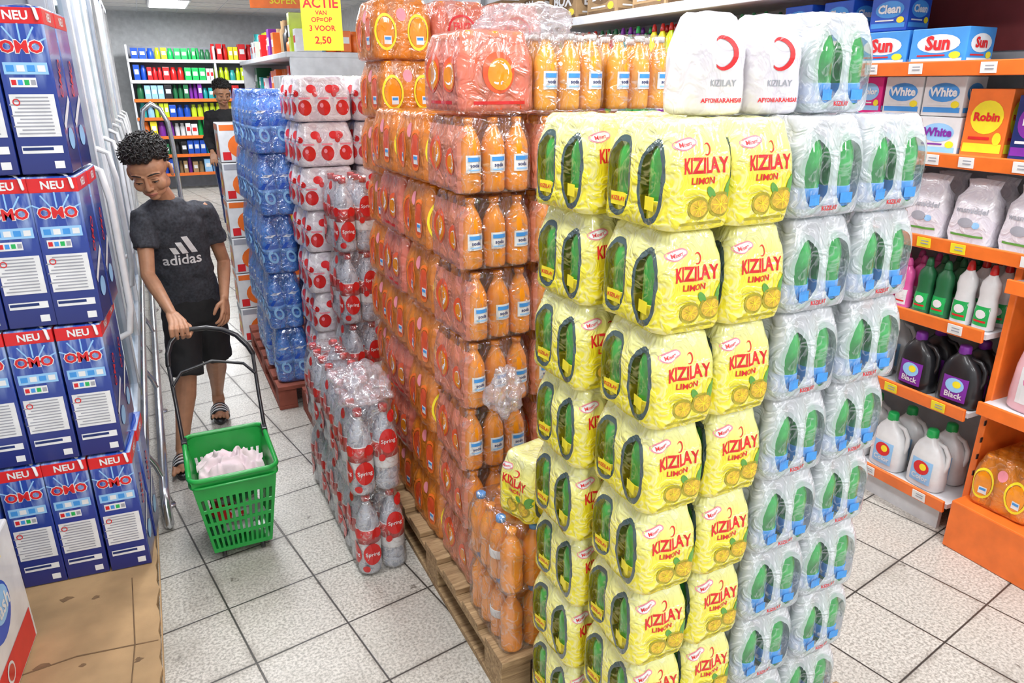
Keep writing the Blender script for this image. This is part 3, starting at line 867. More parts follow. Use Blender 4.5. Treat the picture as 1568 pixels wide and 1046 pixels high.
prods = sh
def put(me, y, z, x=2.74, rz=0, nm='product'): return inst(me, nm, prods, (x, y, z-.0235), rz+jitter(.08))
for y in (1.9, 2.14, 2.38, 2.6):
    put(bx['sun'], y, 1.785, 2.76)
    if y > 2.1: put(bx['sun2'], y, 1.785+.137, 2.76)
y = 2.79; seq = ['red', 'red', 'red', 'yel', 'yel', 'yel', 'lime', 'lime', 'lime', 'lime', 'yel', 'yel', 'dg', 'pur', 'teal', 'teal']
i = 0
while y < 4.9:
    k = seq[i % len(seq)]; 
    for dx in (0, .09): put(sl[k], y, 1.785, 2.68+dx)
    y += .078; i += 1
i = 0; y = 2.6; seq = ['pur', 'teal', 'grn', 'grn', 'grn', 'teal', 'wg', 'grn', 'pur', 'pur', 'teal', 'lime']
while y < 4.9:
    for dx in (0, .09): put(sl[seq[i % 12]], y, 1.47, 2.68+dx)
    y += .078; i += 1
for y in (3.2, 3.7, 4.2, 4.7, 5.2, 5.8): put(bx['cardb'], y, 2.11, 2.82)
put(bx['pur'], 1.52, 1.47); put(bx['pur'], 1.40, 1.47); put(bx['pur'], 1.28, 1.47); put(bx['orb'], 1.67, 1.47); put(bx['orb'], 1.68, 1.47, 2.9)
for y in (1.84, 2.01):
    for t in range(2): put(bx['white' if t == 0 else 'white2'], y, 1.47+t*.142)
for y in (2.16, 2.29, 2.42):
    for t in range(2): put(bx['pinkb'], y, 1.47+t*.142)
for y in (1.25, 1.44, 1.63, 1.82, 2.01, 2.2, 2.39, 2.6, 2.8, 3.0):
    put(bagm, y, 1.167, 2.70, nm='detergent_bag'); put(bagm, y+.03, 1.167, 2.85, nm='detergent_bag')
for y in (1.51, 1.595): 
    for dx in (0, .09, .18): put(sl['wg'], y, .873, 2.67+dx)
for y in (1.68, 1.755):
    for dx in (0, .09, .18): put(sl['dg'], y, .873, 2.67+dx)
y = 1.84
while y < 3.2:
    for dx in (0, .09, .18): put(sl['pink' if y < 2.4 else 'teal'], y, .873, 2.67+dx)
    y += .075
for y in (1.54, 1.72): put(jugs['black'], y, .56, 2.67); put(jugs['black'], y, .56, 2.79)
for y in (1.91, 2.08, 2.25, 2.42, 2.6, 2.8, 3.0): put(jugs['white'], y, .56, 2.67); put(jugs['wjug'], y, .56, 2.79)
for y in (1.6, 1.78, 1.95, 2.12, 2.3, 2.5, 2.7, 2.9): put(jugs['wjug'], y, .165, 2.68); put(jugs['wjug'], y, .165, 2.8)

mb = MB()
mb.box((2.83, .93, .1), (.52, .98, .2), 'orange', .006)
mb.box((3.03, .93, .65), (.03, .98, 1.0), 'orange', .004); mb.box((2.86, 1.425, .65), (.4, .025, 1.0), 'orange', .004)
for z in (.6, 1.06):
    mb.box((2.83, .93, z-.015), (.46, .98, .03), 'steel', .003); mb.box((2.595, .93, z-.015), (.014, .98, .05), 'orange', .003)
for k in range(4): mb.box((2.655, 1.4125, .3+k*.07), (.012, .003, .02), 'black')
mb.obj('promo_bay', sh)
inst(so['ring'], 'soda_pack', sh, (2.74, 1.02, .202), 0)
inst(so['orange'], 'soda_pack', sh, (2.76, 1.29, .202), -pi/2)
for y in (1.27, 1.04, .8): inst(jugs['pinkj'], 'softener_jug', sh, (2.69, y, .602), 0)
for y in (1.31, 1.13): inst(sl['red'], 'bottle', sh, (2.69, y, 1.062), 0)

# ------------------------------------------------------------------ back shelf, mid gondola, sign
def tiny(mb, x0, x1, y, zs, dep, hh=(.1, .24), axis='x'):
    cols = ['red', 'redpl', 'blue', 'white', 'yellow', 'gcap', 'lblue', 'orange', 'purple', 'dgreen', 'teal', 'card', 'black', 'lime']
    for z in zs:
        x = x0
        while x < x1:
            w = R.uniform(.06, .13); h = R.uniform(*hh); c = R.choice(cols); k = R.choice((1, 2, 3))
            for q in range(k):
                if x > x1: break
                p = (x+w/2, y) if axis == 'x' else (y, x+w/2)
                if R.random() < .5: mb.lathe([(w*.42, 0), (w*.45, .01), (w*.45, h*.7), (w*.3, h*.8), (w*.3, h)], (p[0], p[1], z), c, 10)
                else:
                    mb.box((p[0], p[1], z+h/2), (w*.9, dep, h) if axis == 'x' else (dep, w*.9, h), c, .004)
                    f = 'white' if c != 'white' else 'red'
                    if axis == 'x': mb.box((p[0], p[1]-dep/2-.001, z+h*.55), (w*.6, .003, h*.3), f)
                    else: mb.box((p[0]-dep/2-.001, p[1], z+h*.55), (.003, w*.6, h*.3), f)
                x += w
bs = empty('grocery_shelf')
mb = MB(); zs = (.27, .58, .88, 1.18, 1.47, 1.76, 2.08); SY = 14.0
mb.box((1.2, SY+.22, 1.15), (2.6, .04, 2.3), 'grey')
for z in zs: mb.box((1.2, SY, z-.02), (2.6, .44, .03), 'steel', .003); mb.box((1.2, SY-.225, z-.015), (2.6, .01, .05), 'orange' if z < 1.5 else 'tag', 0)
for x in (-.1, 1.2, 2.5): mb.box((x, SY, 1.15), (.03, .44, 2.3), 'steel')
mb.obj('shelf_frame', bs)
mb = MB(); tiny(mb, -.05, 2.45, SY-.1, [z+.001 for z in zs], .2, (.17, .26)); mb.obj('groceries', bs)
gs = empty('gondola_shelf')
mb = MB(); zs = (.12, .5, .88, 1.26, 1.64)
mb.box((1.55, 7.6, .9), (.04, 2.9, 1.8), 'steel')
for z in zs: mb.box((1.34, 7.6, z-.02), (.44, 2.9, .03), 'steel'); mb.box((1.115, 7.6, z-.015), (.012, 2.9, .05), 'orange')
mb.box((1.5, 6.12, .95), (.85, .04, 1.9), 'steel', .004); mb.box((1.5, 9.08, .95), (.85, .04, 1.9), 'steel', .004); mb.box((1.5, 7.6, 1.92), (.9, 3.0, .04), 'steel', .004)
mb.obj('shelf_frame', gs)
mb = MB(); tiny(mb, 6.2, 9.0, 1.25, [z+.001 for z in zs], .16, (.12, .26), 'y'); tiny(mb, 6.2, 9.0, 1.25, [1.945], .2, (.12, .3), 'y'); tiny(mb, 1.15, 1.9, 6.25, [1.945], .2, (.1, .25)); mb.obj('groceries', gs)
mb = MB()
for i, c in enumerate(['white', 'purple', 'lblue', 'white', 'orange', 'blue']):
    x = 1.02+.2*(i % 3); z = .001; 
    for t in range(7):
        mb.box((x, 5.75+.3*(i//3)-.15, z+.125+t*.252), (.19, .24, .248), ('white', c)[t % 2], .005)
        if i < 3:
            mb.place(disc(.06, .05, x, z+.14+t*.252, 18, 1), lambda a, b: (a, 5.479, b), ('purple', 'bluelab')[(t+i) % 2])
            mb.place(rect(.15, .03, x, z+.05+t*.252), lambda a, b: (a, 5.479, b), ('yellow', 'lblue', 'magenta')[(t+i) % 3])
mb.obj('tissue_carton_stack')
mb = MB(); mb.box((0, 0, 0), (.25, .006, .36), 'yellow', .001)
P = flat('F', .003, .001)
for s_, z, q in (('ACTIE', .095, .08), ('VAN', .04, .035), ('OP=OP', .0, .04), ('3 VOOR', -.05, .045), ('2,50', -.12, .06)): mb.place(shift(text(s_, q, .02), 0, z), P, 'red')
for x in (-.11, .11): mb.tube([(x, 0, .17), (x, 0, .75)], .0015, 'black', 5)
mb.obj('hanging_promo_sign', None, (1.1, 5.0, 2.085), -.35)
mb = MB(); mb.box((0, 0, 0), (.55, .01, .12), 'orange', .002); mb.place(shift(text('SUPER', .08, .02), 0, 0), flat('F', .005), 'yellow')
for x in (-.2, .2): mb.tube([(x, 0, .06), (x, 0, .35)], .002, 'black', 5)
mb.obj('hanging_aisle_sign', None, (1.22, 7.0, 2.38), -.3)

# ------------------------------------------------------------------ people
def finish(mb, name, parent, vox, smooth=3, disp=0, dscale=.08):
    me = mb.mesh(name); o = inst(me, name, parent)
    r = o.modifiers.new('r', 'REMESH'); r.mode = 'VOXEL'; r.voxel_size = vox; r.use_smooth_shade = True
    s = o.modifiers.new('s', 'SMOOTH'); s.factor = .5; s.iterations = smooth
    if disp:
        tx = bpy.data.textures.new(name, 'CLOUDS'); tx.noise_scale = dscale; tx.noise_depth = 1
        d = o.modifiers.new('d', 'DISPLACE'); d.texture = tx; d.strength = disp; d.mid_level = .5; d.texture_coords = 'LOCAL'
    return o
def hand_relaxed(mb, W, d, s, c, k=1.0, m='skin', thumb=1):
    W = Vector(W); d = Vector(d).normalized(); s = Vector(s); s = (s-d*s.dot(d)).normalized(); c = Vector(c); c = (c-d*c.dot(d)-s*c.dot(s)).normalized()
    for q in (-.022, -.0075, .0075, .022):
        mb.tube([W+s*q*.6*k, W+d*.035*k+s*q*k, W+d*.072*k+s*q*1.1*k], [.013*k, .0125*k, .0105*k], m, 10)
    for q, L in ((-.029, .052), (-.0105, .066), (.0095, .072), (.028, .064)):
        p0 = W+d*.07*k+s*q*k; dd = (d+s*q*6).normalized()
        p1 = p0+dd*L*.45*k+c*.004*k; p2 = p1+(dd*.8+c*.5).normalized()*L*.32*k; p3 = p2+(dd*.5+c*.8).normalized()*L*.25*k
        mb.tube([p0, p1, p2, p3], [.0088*k, .0082*k, .0075*k, .0062*k], m, 10)
    t0 = W+d*.022*k+s*.018*k; t1 = t0+(s*.75+d*.6+c*.35).normalized()*.034*k; t2 = t1+(d*.9+s*.3+c*.35).normalized()*.027*k; t3 = t2+(d+c*.4).normalized()*.018*k
    mb.tube([t0, t1, t2, t3], [.0125*k, .0105*k, .009*k, .0072*k], m, 10)

def head(mb, T, m='skin'):
    E = lambda c, r, rot=None: mb.ell(c, r, m, 18, 12, T, rot)
    E((0, .014, .034), (.077, .09, .08)); E((0, -.022, -.022), (.064, .062, .072)); E((0, -.028, .03), (.069, .055, .055))
    E((0, -.06, -.084), (.023, .02, .016)); E((0, -.03, -.068), (.05, .045, .03))
    for s in (-1, 1):
        E((s*.038, -.054, -.03), (.026, .025, .028)); E((s*.048, -.01, -.05), (.018, .03, .025))
        mb.tube([(s*.052, -.064, .018), (s*.032, -.077, .024), (s*.012, -.08, .019)], [.007, .008, .007], m, 8, T)
        E((s*.031, -.073, -.002), (.0155, .01, .010))
        E((s*.081, .012, -.006), (.008, .019, .029), (0, 0, s*.3)); E((s*.081, .004, -.026), (.007, .01, .012))
        E((s*.011, -.089, -.034), (.0085, .009, .007))
    mb.tube([(0, -.081, .012), (0, -.089, -.012), (0, -.0975, -.030)], [.0075, .009, .011], m, 10, T)
    mb.tube([(-.02, -.08, -.058), (0, -.087, -.0545), (.02, -.08, -.058)], [.004, .006, .004], m, 8, T)
    mb.tube([(-.017, -.08, -.066), (0, -.085, -.0675), (.017, -.08, -.066)], [.004, .0065, .004], m, 8, T)
def face_parts(parent, T, skin):
    mb = MB()
    for s in (-1, 1):
        mb.ell((s*.031, -.0795, -.0075), (.0112, .0045, .0033), 'eyew', 14, 9, T)
        mb.ell((s*.031-.001, -.0818, -.0078), (.0052, .003, .0034), 'eyeb', 12, 8, T)
        mb.tube([(s*.045, -.0755, -.0065), (s*.037, -.0835, -.0045), (s*.027, -.0848, -.0045), (s*.0175, -.0795, -.0075)], [.0012, .0017, .0017, .001], 'hair', 6, T)
        mb.tube([(s*.045, -.074, .004), (s*.037, -.0815, .0065), (s*.027, -.083, .0065), (s*.0175, -.079, .003)], [.0006, .0009, .0009, .0006], 'lid', 6, T)
        mb.tube([(s*.056, -.066, .02), (s*.044, -.0785, .0275), (s*.028, -.0855, .0275), (s*.014, -.0865, .0235)], [.0016, .0032, .0036, .0022], 'hair', 8, T, flat=.8)
        mb.ell((s*.008, -.0925, -.0405), (.0028, .0035, .0016), 'lid', 8, 6, T)
    mb.tube([(-.022, -.0815, -.0605), (-.008, -.0905, -.0572), (0, -.0905, -.0582), (.008, -.0905, -.0572), (.022, -.0815, -.0605)], [.0014, .0032, .003, .0032, .0014], 'lips', 8, T)
    mb.tube([(-.02, -.081, -.063), (0, -.09, -.0665), (.02, -.081, -.063)], [.0016, .0044, .0016], 'lips', 8, T)
    mb.tube([(-.0225, -.083, -.0615), (0, -.0935, -.062), (.0225, -.083, -.0615)], .0008, 'lid', 6, T)
    mb.obj('face_details', parent)
def curls(parent, T, n=560, long=True):
    mb = MB(); rr = random.Random(3)
    for i in range(n):
        z = 1-2*(i+.5)/n; a = i*2.39996; q = math.sqrt(1-z*z); x, y = q*math.cos(a), q*math.sin(a)
        hair_line = -.05 if y > 0 else (.52 if y < -.5 else .15+(-y)*.6)
        if abs(x) > .75: hair_line = .05 if y > -.25 else .35
        if z < hair_line - (.35 if y > .35 else 0): continue
        p = Vector((x*.078, .014+y*.093, .034+z*.084))
        nrm = Vector((x, y, z))
        topf = max(0, min(1, (z-.1)*1.8)); L = .006+.022*topf
        s_ = (.006+.009*topf)*rr.uniform(.8, 1.15)
        mb.ell(p+nrm*(L*.25), (s_*1.1, s_*1.1, s_*1.1), 'hair', 8, 6, T)
        if long:
            t1 = nrm.orthogonal().normalized(); t2 = nrm.cross(t1); ph = rr.uniform(0, 6.28); path = []; rd = s_*.62
            for k in range(9):
                aa = ph+k*.85; path.append(p+nrm*(L*.35+L*rr.uniform(.8, 1.25)*k/8)+(t1*math.cos(aa)+t2*math.sin(aa))*rd)
            mb.tube(path, [.003]*7+[.0025, .0012], 'hair', 6, T)
    mb.obj('hair', parent)

def person(name, J, mats, vox=.0035, hs=1.1, grip=None, trous=False, sleeve_long=False, k=1.0):
    root = empty(name); V = {a: Vector(b) for a, b in J.items() if isinstance(b, tuple)}
    sk, shm, shom = mats
    HT = Matrix.Translation(V['head']) @ Euler(J['hrot']).to_matrix().to_4x4() @ Matrix.Scale(hs, 4)
    mb = MB(); head(mb, HT, sk)
    mb.tube([V['neck']+Vector((0, .01, -.06)), V['neck'], V['head']+Vector((0, .03, -.045))], [.055*k, .045*k, .046*k], sk, 14)
    for s in ('R', 'L'):
        S, E, W = V['sh'+s], V['el'+s], V['wr'+s]
        mb.tube([S, S.lerp(E, .35), S.lerp(E, .8), E, E.lerp(W, .25), E.lerp(W, .6), W], [.04*k, .037*k, .031*k, .03*k, .031*k, .026*k, .0195*k], sk, 14)
        H, K, A = V['hip'+s], V['kn'+s], V['an'+s]
        mb.tube([H, H.lerp(K, .5), K+Vector((0, .0, .06)), K, K.lerp(A, .28)+Vector((0, .012, 0)), K.lerp(A, .6), A], [.075*k, .066*k, .05*k, .046*k, .05*k, .038*k, .029*k], sk, 14)
        d = (V['toe'+s]-A); d.z = 0; L = d.length; d.normalize(); sd = Vector((-d.y, d.x, 0)); g = V['toe'+s].z
        hl = Vector((A.x, A.y, g))-d*.025
        mb.tube([hl+Vector((0, 0, .024)), hl+d*.05+Vector((0, 0, .03)), hl+d*.11+Vector((0, 0, .024)), hl+d*.16+Vector((0, 0, .013))], [.024*k, .03*k, .031*k, .026*k], sk, 12, flat=.85)
        mb.tube([A, hl+d*.03+Vector((0, 0, .04))], [.03*k, .033*k], sk, 12)
        for i in range(5):
            o = (i-2)*.0135*k; ln = .19+(.012 if i == 0 else -.004*i); o2 = o*(-1 if s == 'L' else 1)
            b0 = hl+d*.15+sd*o2*1.2+Vector((0, 0, .012)); mb.tube([b0, b0+d*(ln-.165)*1.0+Vector((0, 0, .0)), hl+d*(ln+.012)+sd*o2*1.35+Vector((0, 0, .009))], [.0095 if i else .0125, .009 if i else .012, .0075 if i else .010], sk, 8)
    hand_relaxed(mb, V['wrL'], J['hdL'], J['hsL'], J['hcL'], k)
    if grip is None: hand_relaxed(mb, V['wrR'], J['hdR'], J['hsR'], J['hcR'], k)
    else:
        B = Vector(grip); W = V['wrR']
        for q in (-.024, -.008, .008, .024):
            mb.tube([W+Vector((q*.5, 0, 0)), B+Vector((q, .035, .034)), B+Vector((q*1.1, .004, .0235))], [.0145, .0125, .0105], sk, 10)
        for q, L in ((-.0295, .85), (-.01, 1), (.0105, 1.05), (.0305, .98)):
            mb.tube([B+Vector((q, .006, .025)), B+Vector((q, -.02*L, .019)), B+Vector((q, -.0255*L, -.006)), B+Vector((q*.96, -.012*L, -.0215)), B+Vector((q*.95, .006, -.0205))], [.0092, .0088, .008, .0072, .0062], sk, 10)
        mb.tube([W.lerp(B, .45)+Vector((.02, 0, .004)), B+Vector((.042, .03, .01)), B+Vector((.045, .004, -.006)), B+Vector((.036, -.014, -.0185))], [.0135, .0115, .0095, .0072], sk, 10)
    finish(mb, 'skin_body', root, vox, 3)
    face_parts(root, HT, sk); curls(root, HT)
    mb = MB(); rings = []
    P, C, N = V['pelvis'], V['chest'], V['neck']; a0 = J['trot']
    for t, w, dp in J['torso']:
        if t < .6: c = P.lerp(C, t/.6)
        else: c = C.lerp(N, (t-.6)/.4)
        rings.append([Vector(p) for p in se_ring(c.x, c.y, c.z, w, dp, 28, 2.25, a0)])
    mb.loft(rings, shm)
    for s in ('R', 'L'):
        S, E = V['sh'+s], V['el'+s]; ins = (N-S)*.35; ins.z *= .2
        ee = E.lerp(V['wr'+s], .85) if sleeve_long else S.lerp(E, .56)
        pth = [S+ins+Vector((0, 0, -.005)), S+Vector((0, 0, -.004)), S.lerp(E, .28), ee] if not sleeve_long else [S+ins, S, S.lerp(E, .5), E, ee]
        rad = [.052*k, .05*k, .053*k, .056*k] if not sleeve_long else [.055*k, .055*k, .05*k, .044*k, .036*k]
        mb.tube(pth, rad, shm, 16, rnd=False)
    shirt = finish(mb, 'shirt', root, .007, 4, .022, .06)
    mb = MB()
    mb.loft([se_ring(P.x, P.y, P.z-.14, .1*k, .08*k, 24, 2.2, a0), se_ring(P.x, P.y, P.z-.1, .138*k, .108*k, 24, 2.2, a0), se_ring(P.x, P.y, P.z, .136*k, .104*k, 24, 2.2, a0), se_ring(P.x, P.y, P.z+.06, .118*k, .09*k, 24, 2.2, a0)], shom)
    for s in ('R', 'L'):
        H, K, A = V['hip'+s], V['kn'+s], V['an'+s]
        if trous: mb.tube([H, H.lerp(K, .5), K, K.lerp(A, .5), A], [.09*k, .085*k, .07*k, .065*k, .06*k], shom, 16, rnd=False)
        else: mb.tube([H+Vector((0, 0, .0)), H.lerp(K, .4), H.lerp(K, .8), H.lerp(K, .98)], [.083*k, .083*k, .079*k, .078*k], shom, 18, rnd=False)
    finish(mb, 'shorts', root, .007, 3, .012, .06)
    return root, shirt

J = dict(head=(-.012, 3.465, 1.358), hrot=(math.radians(25), math.radians(-6), math.radians(-16)), neck=(.028, 3.55, 1.228), chest=(.055, 3.59, 1.055), pelvis=(.078, 3.67, .74),
         shR=(-.07, 3.53, 1.158), elR=(-.085, 3.43, .92), wrR=(-.015, 3.205, .795), shL=(.185, 3.6, 1.158), elL=(.243, 3.67, .90), wrL=(.215, 3.53, .755),
         hipR=(.018, 3.655, .68), knR=(.0, 3.53, .39), anR=(-.065, 3.43, .095), toeR=(-.085, 3.18, .032),
         hipL=(.138, 3.67, .68), knL=(.15, 3.71, .405), anL=(.14, 3.96, .115), toeL=(.125, 3.72, .032),
         hdL=(-.1, -.45, -.9), hsL=(-.5, -.8, .4), hcL=(-.8, .4, 0), trot=.2,
         torso=[(-.06, .14, .104), (.05, .137, .102), (.2, .127, .096), (.4, .122, .094), (.6, .132, .099), (.75, .14, .098), (.86, .134, .086), (.93, .105, .07), (.98, .07, .058), (1.0, .056, .052)])
boy, shirt = person('boy', J, ('skin', 'shirt', 'shorts'), vox=.003, hs=1.02, grip=(.0, 3.115, .742))
mb = MB()
for s in ('R', 'L'):
    A = Vector(J['an'+s]); d = Vector(J['toe'+s])-A; d.z = 0; d.normalize(); sd = Vector((-d.y, d.x, 0)); hl = Vector((A.x, A.y, 0))-d*.06
    def sole(z, g):
        out = []
        for j in range(28):
            t = 2*pi*j/28; u = -math.cos(t); w = math.sin(t); L = .125; ww = (.034+.008*u)*g
            p = hl+d*(L*.97+u*L*g)+sd*(w*ww); out.append((p.x, p.y, z))
        return out
    mb.loft([sole(.002, .96), sole(.01, 1.02), sole(.022, 1.03), sole(.028, .99)], 'black')
    for i, (mm, off) in enumerate((('black', 0), ('white', .012), ('black', .024), ('white', .036), ('black', .048), ('white', .06), ('black', .072))):
        path = []
        for j in range(11):
            t = pi*j/10; path.append(hl+d*(.13+off*.9)+sd*(.043*math.cos(t))+Vector((0, 0, .024+.056*math.sin(t)-.2*off*math.sin(t))))
        mb.tube(path, .0065, mm, 8)
mb.obj('slide_sandals', boy)
bpy.context.view_layer.update()
dg = bpy.context.evaluated_depsgraph_get(); ev = shirt.evaluated_get(dg); sm_ = ev.to_mesh()
bvh = BVHTree.FromPolygons([v.co.copy() for v in sm_.vertices], [list(p.vertices) for p in sm_.polygons]); ev.to_mesh_clear()
mb = MB(); cx, cz = .062, .985; ang = J['trot']
def P3(a, b):
    o = Vector((cx+a*math.cos(ang), 2.5, cz+b)); h = bvh.ray_cast(o, Vector((0, 1, 0)))[0]
    if h is None: h = Vector((o.x, 3.5, o.z))
    return h+Vector((0, -.004, 0))
mb.place(shift(text('adidas', .068, .015, 3), 0, -.03), P3, 'white')
for i, (x, hh) in enumerate(((-.045, .032), (-.008, .055), (.032, .08))):
    n_ = 6; w = .026; v = []
    for k2 in range(n_+1):
        t = k2/n_; xx = x-.48*hh*t+.012; zz = hh*t
        v += [(xx, zz), (xx+w, zz-.0)]
    f = [(2*k2, 2*k2+1, 2*k2+3, 2*k2+2) for k2 in range(n_)]
    mb.place((v, f), P3, 'white')
mb.obj('shirt_print', boy)

Ja = dict(head=(.85, 9.4, 1.6), hrot=(.25, 0, .2), neck=(.86, 9.46, 1.43), chest=(.86, 9.47, 1.25), pelvis=(.86, 9.5, .9),
          shR=(.69, 9.47, 1.37), elR=(.64, 9.5, 1.09), wrR=(.66, 9.32, .95), shL=(1.03, 9.49, 1.37), elL=(1.06, 9.5, 1.09), wrL=(1.0, 9.32, .95),
          hipR=(.77, 9.5, .88), knR=(.77, 9.47, .48), anR=(.77, 9.52, .1), toeR=(.76, 9.3, .02), hipL=(.95, 9.5, .88), knL=(.95, 9.47, .48), anL=(.95, 9.52, .1), toeL=(.96, 9.3, .02),
          hdL=(0, -.5, -.9), hsL=(-.9, -.2, 0), hcL=(0, .5, -.4), hdR=(0, -.5, -.9), hsR=(.9, -.2, 0), hcR=(0, .5, -.4), trot=0,
          torso=[(-.08, .17, .12), (.2, .165, .12), (.6, .19, .125), (.8, .185, .11), (.92, .13, .085), (1.0, .07, .065)])
person('shopper', Ja, ('skin', 'shorts', 'navy'), vox=.006, hs=1.12, trous=True, sleeve_long=True, k=1.15)

# ------------------------------------------------------------------ shopping basket
bk = empty('shopping_basket', (.103, 2.675, 0))
zb, zt = .045, .385; bw, bd, tw, td = .205, .27, .29, .385
def wall_pts(side, u, t):
    w = (bw+(tw-bw)*t)/2; d = (bd+(td-bd)*t)/2; z = zb+(zt-zb)*t; a = -1+2*u
    return {'F': (a*w, -d, z), 'R': (w, a*d, z), 'B': (-a*w, d, z), 'L': (-w, -a*d, z)}[side]
mb = MB()
for side, nu in (('F', 25), ('R', 33), ('B', 25), ('L', 33)):
    ts = [0, .05, .2, .24, .38, .42, .56, .6, .74, .8, 1.0]
    hole_rows = {1, 3, 5, 7}
    v = [wall_pts(side, i/nu, t) for t in ts for i in range(nu+1)]; f = []
    for j in range(len(ts)-1):
        for i in range(nu):
            if j in hole_rows and i % 2 == 1: continue
            f.append((j*(nu+1)+i, j*(nu+1)+i+1, (j+1)*(nu+1)+i+1, (j+1)*(nu+1)+i))
    mb.add(v, f, 'basket')
mb.add([(-bw/2, -bd/2, zb), (bw/2, -bd/2, zb), (bw/2, bd/2, zb), (-bw/2, bd/2, zb)], [(0, 1, 2, 3)], 'basket')
o = mb.obj('basket_walls', bk); sd_ = o.modifiers.new('s', 'SOLIDIFY'); sd_.thickness = .004; sd_.offset = 0
mb = MB()
rp = [(-tw/2, -td/2), (tw/2, -td/2), (tw/2, td/2), (-tw/2, td/2)]
loopp = []
for i in range(4):
    cxx, cyy = rp[i]; sx, sy = math.copysign(1, cxx), math.copysign(1, cyy); a0 = {(-1, -1): pi, (1, -1): 1.5*pi, (1, 1): 0, (-1, 1): .5*pi}[(sx, sy)]
    for j in range(5): a = a0+pi/2*j/4; loopp.append((cxx-sx*.03+.034*math.cos(a), cyy-sy*.03+.034*math.sin(a), zt))
loopp.append(loopp[0])
mb.tube(loopp, .0095, 'basket', 8, rnd=False)
mb.tube([(x, y, z-.03) for x, y, z in loopp], .0055, 'basket', 8, rnd=False)
for s_ in (-1, 1):
    mb.box((s_*(tw/2+.004), .14, zt-.005), (.022, .05, .04), 'black', .004)
    mb.lathe([(.004, -.008), (.024, -.008), (.024, .008), (.004, .008)], (0, 0, 0), 'black', 16, T=Matrix.Translation((s_*.09, bd/2-.02, .026)) @ Matrix.Rotation(pi/2, 4, 'Y'))
    mb.lathe([(.004, -.008), (.02, -.008), (.02, .008), (.004, .008)], (0, 0, 0), 'black', 16, T=Matrix.Translation((s_*.07, -bd/2+.03, .022)) @ Matrix.Rotation(pi/2, 4, 'Y'))
mb.obj('rim_and_wheels', bk)
mb = MB()
for s_ in (-1, 1):
    mb.tube([(s_*.152, .14, .385), (s_*.156, .25, .5), (s_*.162, .36, .635)], .0075, 'black', 8)
arch = [(-.162, .36, .635), (-.158, .385, .675), (-.14, .41, .712), (-.103-.0, .44, .742), (-.06, .445, .748), (0, .44, .748), (.06, .43, .735), (.11, .405, .71), (.148, .375, .665), (.162, .36, .635)]
mb.tube(arch, .0105, 'black', 10)
mb.tube([(-.155, .30, .57), (-.12, .35, .60), (0, .37, .625), (.12, .35, .60), (.155, .30, .57)], .006, 'black', 8)
mb.obj('pull_handle', bk)
mb = MB(); NX = 44; v = []; f = []
for j in range(NX+1):
    for i in range(NX+1):
        a, b = i/NX*2-1, j/NX*2-1
        x, y = a*.115+.02*noise.noise(Vector((a*2, b*2, 3))), b*.14+.02*noise.noise(Vector((a*2, b*2, 8)))
        rd = max(0, 1-(a*a+b*b)*.55)
        q = 1-abs(noise.noise(Vector((a*1.6+b, b*1.8-a*.6, 4.2))))*3
        z = .285+.05*rd**.6+.032*q*rd+.02*noise.noise(Vector((a*5, b*5, 1)))
        v.append((x, y, z))
for j in range(NX):
    for i in range(NX): f.append((j*(NX+1)+i, j*(NX+1)+i+1, (j+1)*(NX+1)+i+1, (j+1)*(NX+1)+i))
mb.add(v, f, 'clothw', True); mb.obj('folded_cloth', bk)
mb = MB()
for i in range(12):
    mb.box((R.uniform(-.05, .05), R.uniform(-.08, .08), .08+.014*i), (.08, .1, .03), R.choice(['red', 'white', 'redpl', 'white', 'dgreen']), .006, rot=(R.uniform(-.3, .3), R.uniform(-.3, .3), R.uniform(0, 3)))
mb.obj('groceries', bk)

# ------------------------------------------------------------------ room
def floor_mat():
    n = NT('floor_tiles'); th = math.radians(10)
    mp = n.node('ShaderNodeMapping'); mp.vector_type = 'TEXTURE'
    mp.inputs['Location'].default_value = (.013, 2.253, 0); mp.inputs['Rotation'].default_value = (0, 0, th); mp.inputs['Scale'].default_value = (.305, .305, 1)
    n.l.new(n.obj(), mp.inputs[0])
    sep = n.node('ShaderNodeSeparateXYZ'); n.l.new(mp.outputs[0], sep.inputs[0])
    def g(a): 
        f = n.m('FRACT', n.m('ADD', a, 100)); return n.m('MINIMUM', f, n.m('SUBTRACT', 1, f))
    e = n.m('MINIMUM', g(sep.outputs[0]), g(sep.outputs[1]))
    gr = n.ramp(e, .006, .014)
    fx = n.m('FLOOR', sep.outputs[0]); fy = n.m('FLOOR', sep.outputs[1]); cb = n.node('ShaderNodeCombineXYZ')
    n.l.new(fx, cb.inputs[0]); n.l.new(fy, cb.inputs[1]); wn = n.node('ShaderNodeTexWhiteNoise'); n.l.new(cb.outputs[0], wn.inputs[0])
    sp = n.noise(110, 2, .6); st_ = n.noise(3.2, 5, .65); st2 = n.noise(9, 5, .75)
    c = n.mix(n.ramp(sp, .36, .6), (.36, .34, .3), (.7, .67, .61))
    c = n.mix(n.m('MULTIPLY', wn.outputs[0], .2), c, (.5, .48, .43))
    c = n.mix(n.m('MULTIPLY', n.ramp(st_, .52, .75), .45), c, (.27, .24, .19))
    c = n.mix(n.m('MULTIPLY', n.ramp(st2, .62, .69), .8), c, (.1, .08, .06))
    edge_ = n.m('MULTIPLY', n.m('SUBTRACT', 1, n.ramp(e, .01, .07)), n.ramp(st_, .4, .6))
    c = n.mix(n.m('MULTIPLY', edge_, .5), c, (.2, .17, .14))
    c = n.mix(gr, (.05, .045, .04), c)
    return n.end(n.prin(c, n.m('ADD', .16, n.m('MULTIPLY', st_, .25)), normal=n.bump(gr, .3, .003)).outputs[0])
RX0, RX1, RY0, RY1, RH = -1.35, 3.2, -3.0, 14.6, 2.85
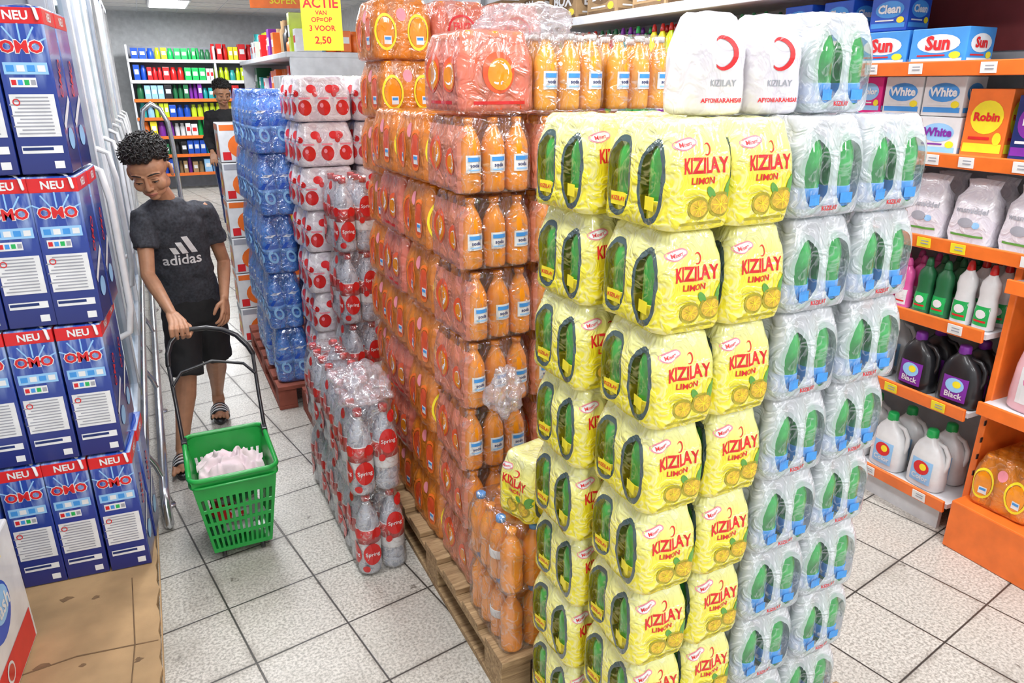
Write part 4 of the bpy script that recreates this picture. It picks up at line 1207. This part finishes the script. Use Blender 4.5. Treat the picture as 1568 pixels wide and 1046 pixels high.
mb = MB(); mb.box(((RX0+RX1)/2, (RY0+RY1)/2, -.05), (RX1-RX0, RY1-RY0, .1), floor_mat()); mb.obj('floor')
wm = mat('wall_paint', (.66, .68, .7), .7); cm = mat('ceiling_tiles', (.74, .74, .73), .8)
mb = MB(); mb.box(((RX0+RX1)/2, (RY0+RY1)/2, RH+.05), (RX1-RX0, RY1-RY0, .1), cm)
for i in range(30): mb.box(((RX0+RX1)/2, RY0+.6*i, RH-.003), (RX1-RX0, .02, .006), 'steel')
for i in range(8): mb.box((RX0+.3+.6*i, (RY0+RY1)/2, RH-.003), (.02, RY1-RY0, .006), 'steel')
mb.obj('ceiling')
for nm, c, d in (('wall_left', (RX0-.05, (RY0+RY1)/2, RH/2), (.1, RY1-RY0, RH)), ('wall_right', (RX1+.05, (RY0+RY1)/2, RH/2), (.1, RY1-RY0, RH)),
                 ('wall_back', ((RX0+RX1)/2, RY1+.05, RH/2), (RX1-RX0, .1, RH)), ('wall_front', ((RX0+RX1)/2, RY0-.05, RH/2), (RX1-RX0, .1, RH))):
    mb = MB(); mb.box(c, d, wm); mb.obj(nm)
em = mat('lamp_diffuser', (.97, .99, 1), .5, emit=5)
em.cycles.emission_sampling = 'NONE'
def lamp(x, y, sx, sy, pw):
    mb = MB(); mb.box((0, 0, .02), (sx+.06, sy+.06, .035), 'steel', .004); mb.box((0, 0, .0), (sx, sy, .01), em)
    o = mb.obj('ceiling_light_panel', None, (x, y, RH-.045))
    ld = bpy.data.lights.new('panel_light', 'AREA'); ld.shape = 'RECTANGLE'; ld.size = sx; ld.size_y = sy; ld.energy = pw; ld.color = (.97, .98, 1)
    lo = bpy.data.objects.new('panel_light', ld); scene.collection.objects.link(lo); lo.parent = o; lo.location = (0, 0, -.02)
for x, y, p in ((.3, 1.3, 24), (.3, 4.0, 34), (.3, 7.4, 42), (.56, 12.6, 75), (2.05, .8, 27), (2.05, 3.4, 32), (.3, -1.2, 37), (1.9, -1.4, 37), (2.1, 8.6, 28)):  # the two behind the camera are unseen fill, added to light the stack fronts
    lamp(x, y, .5, 1.15, p)
w = bpy.data.worlds.new('store_world'); scene.world = w; w.use_nodes = True
w.node_tree.nodes['Background'].inputs[0].default_value = (.9, .95, 1, 1); w.node_tree.nodes['Background'].inputs[1].default_value = .2

# ------------------------------------------------------------------ camera
cd = bpy.data.cameras.new('camera'); cam = bpy.data.objects.new('camera', cd); scene.collection.objects.link(cam)
cam.location = (0, 0, 1.7); cam.rotation_euler = (math.radians(90-19.6), 0, math.radians(-26)); cd.lens = 25.35; cd.sensor_width = 36; cd.clip_start = .05
scene.camera = cam
scene.view_settings.view_transform = 'Standard'
scene.view_settings.exposure = 0
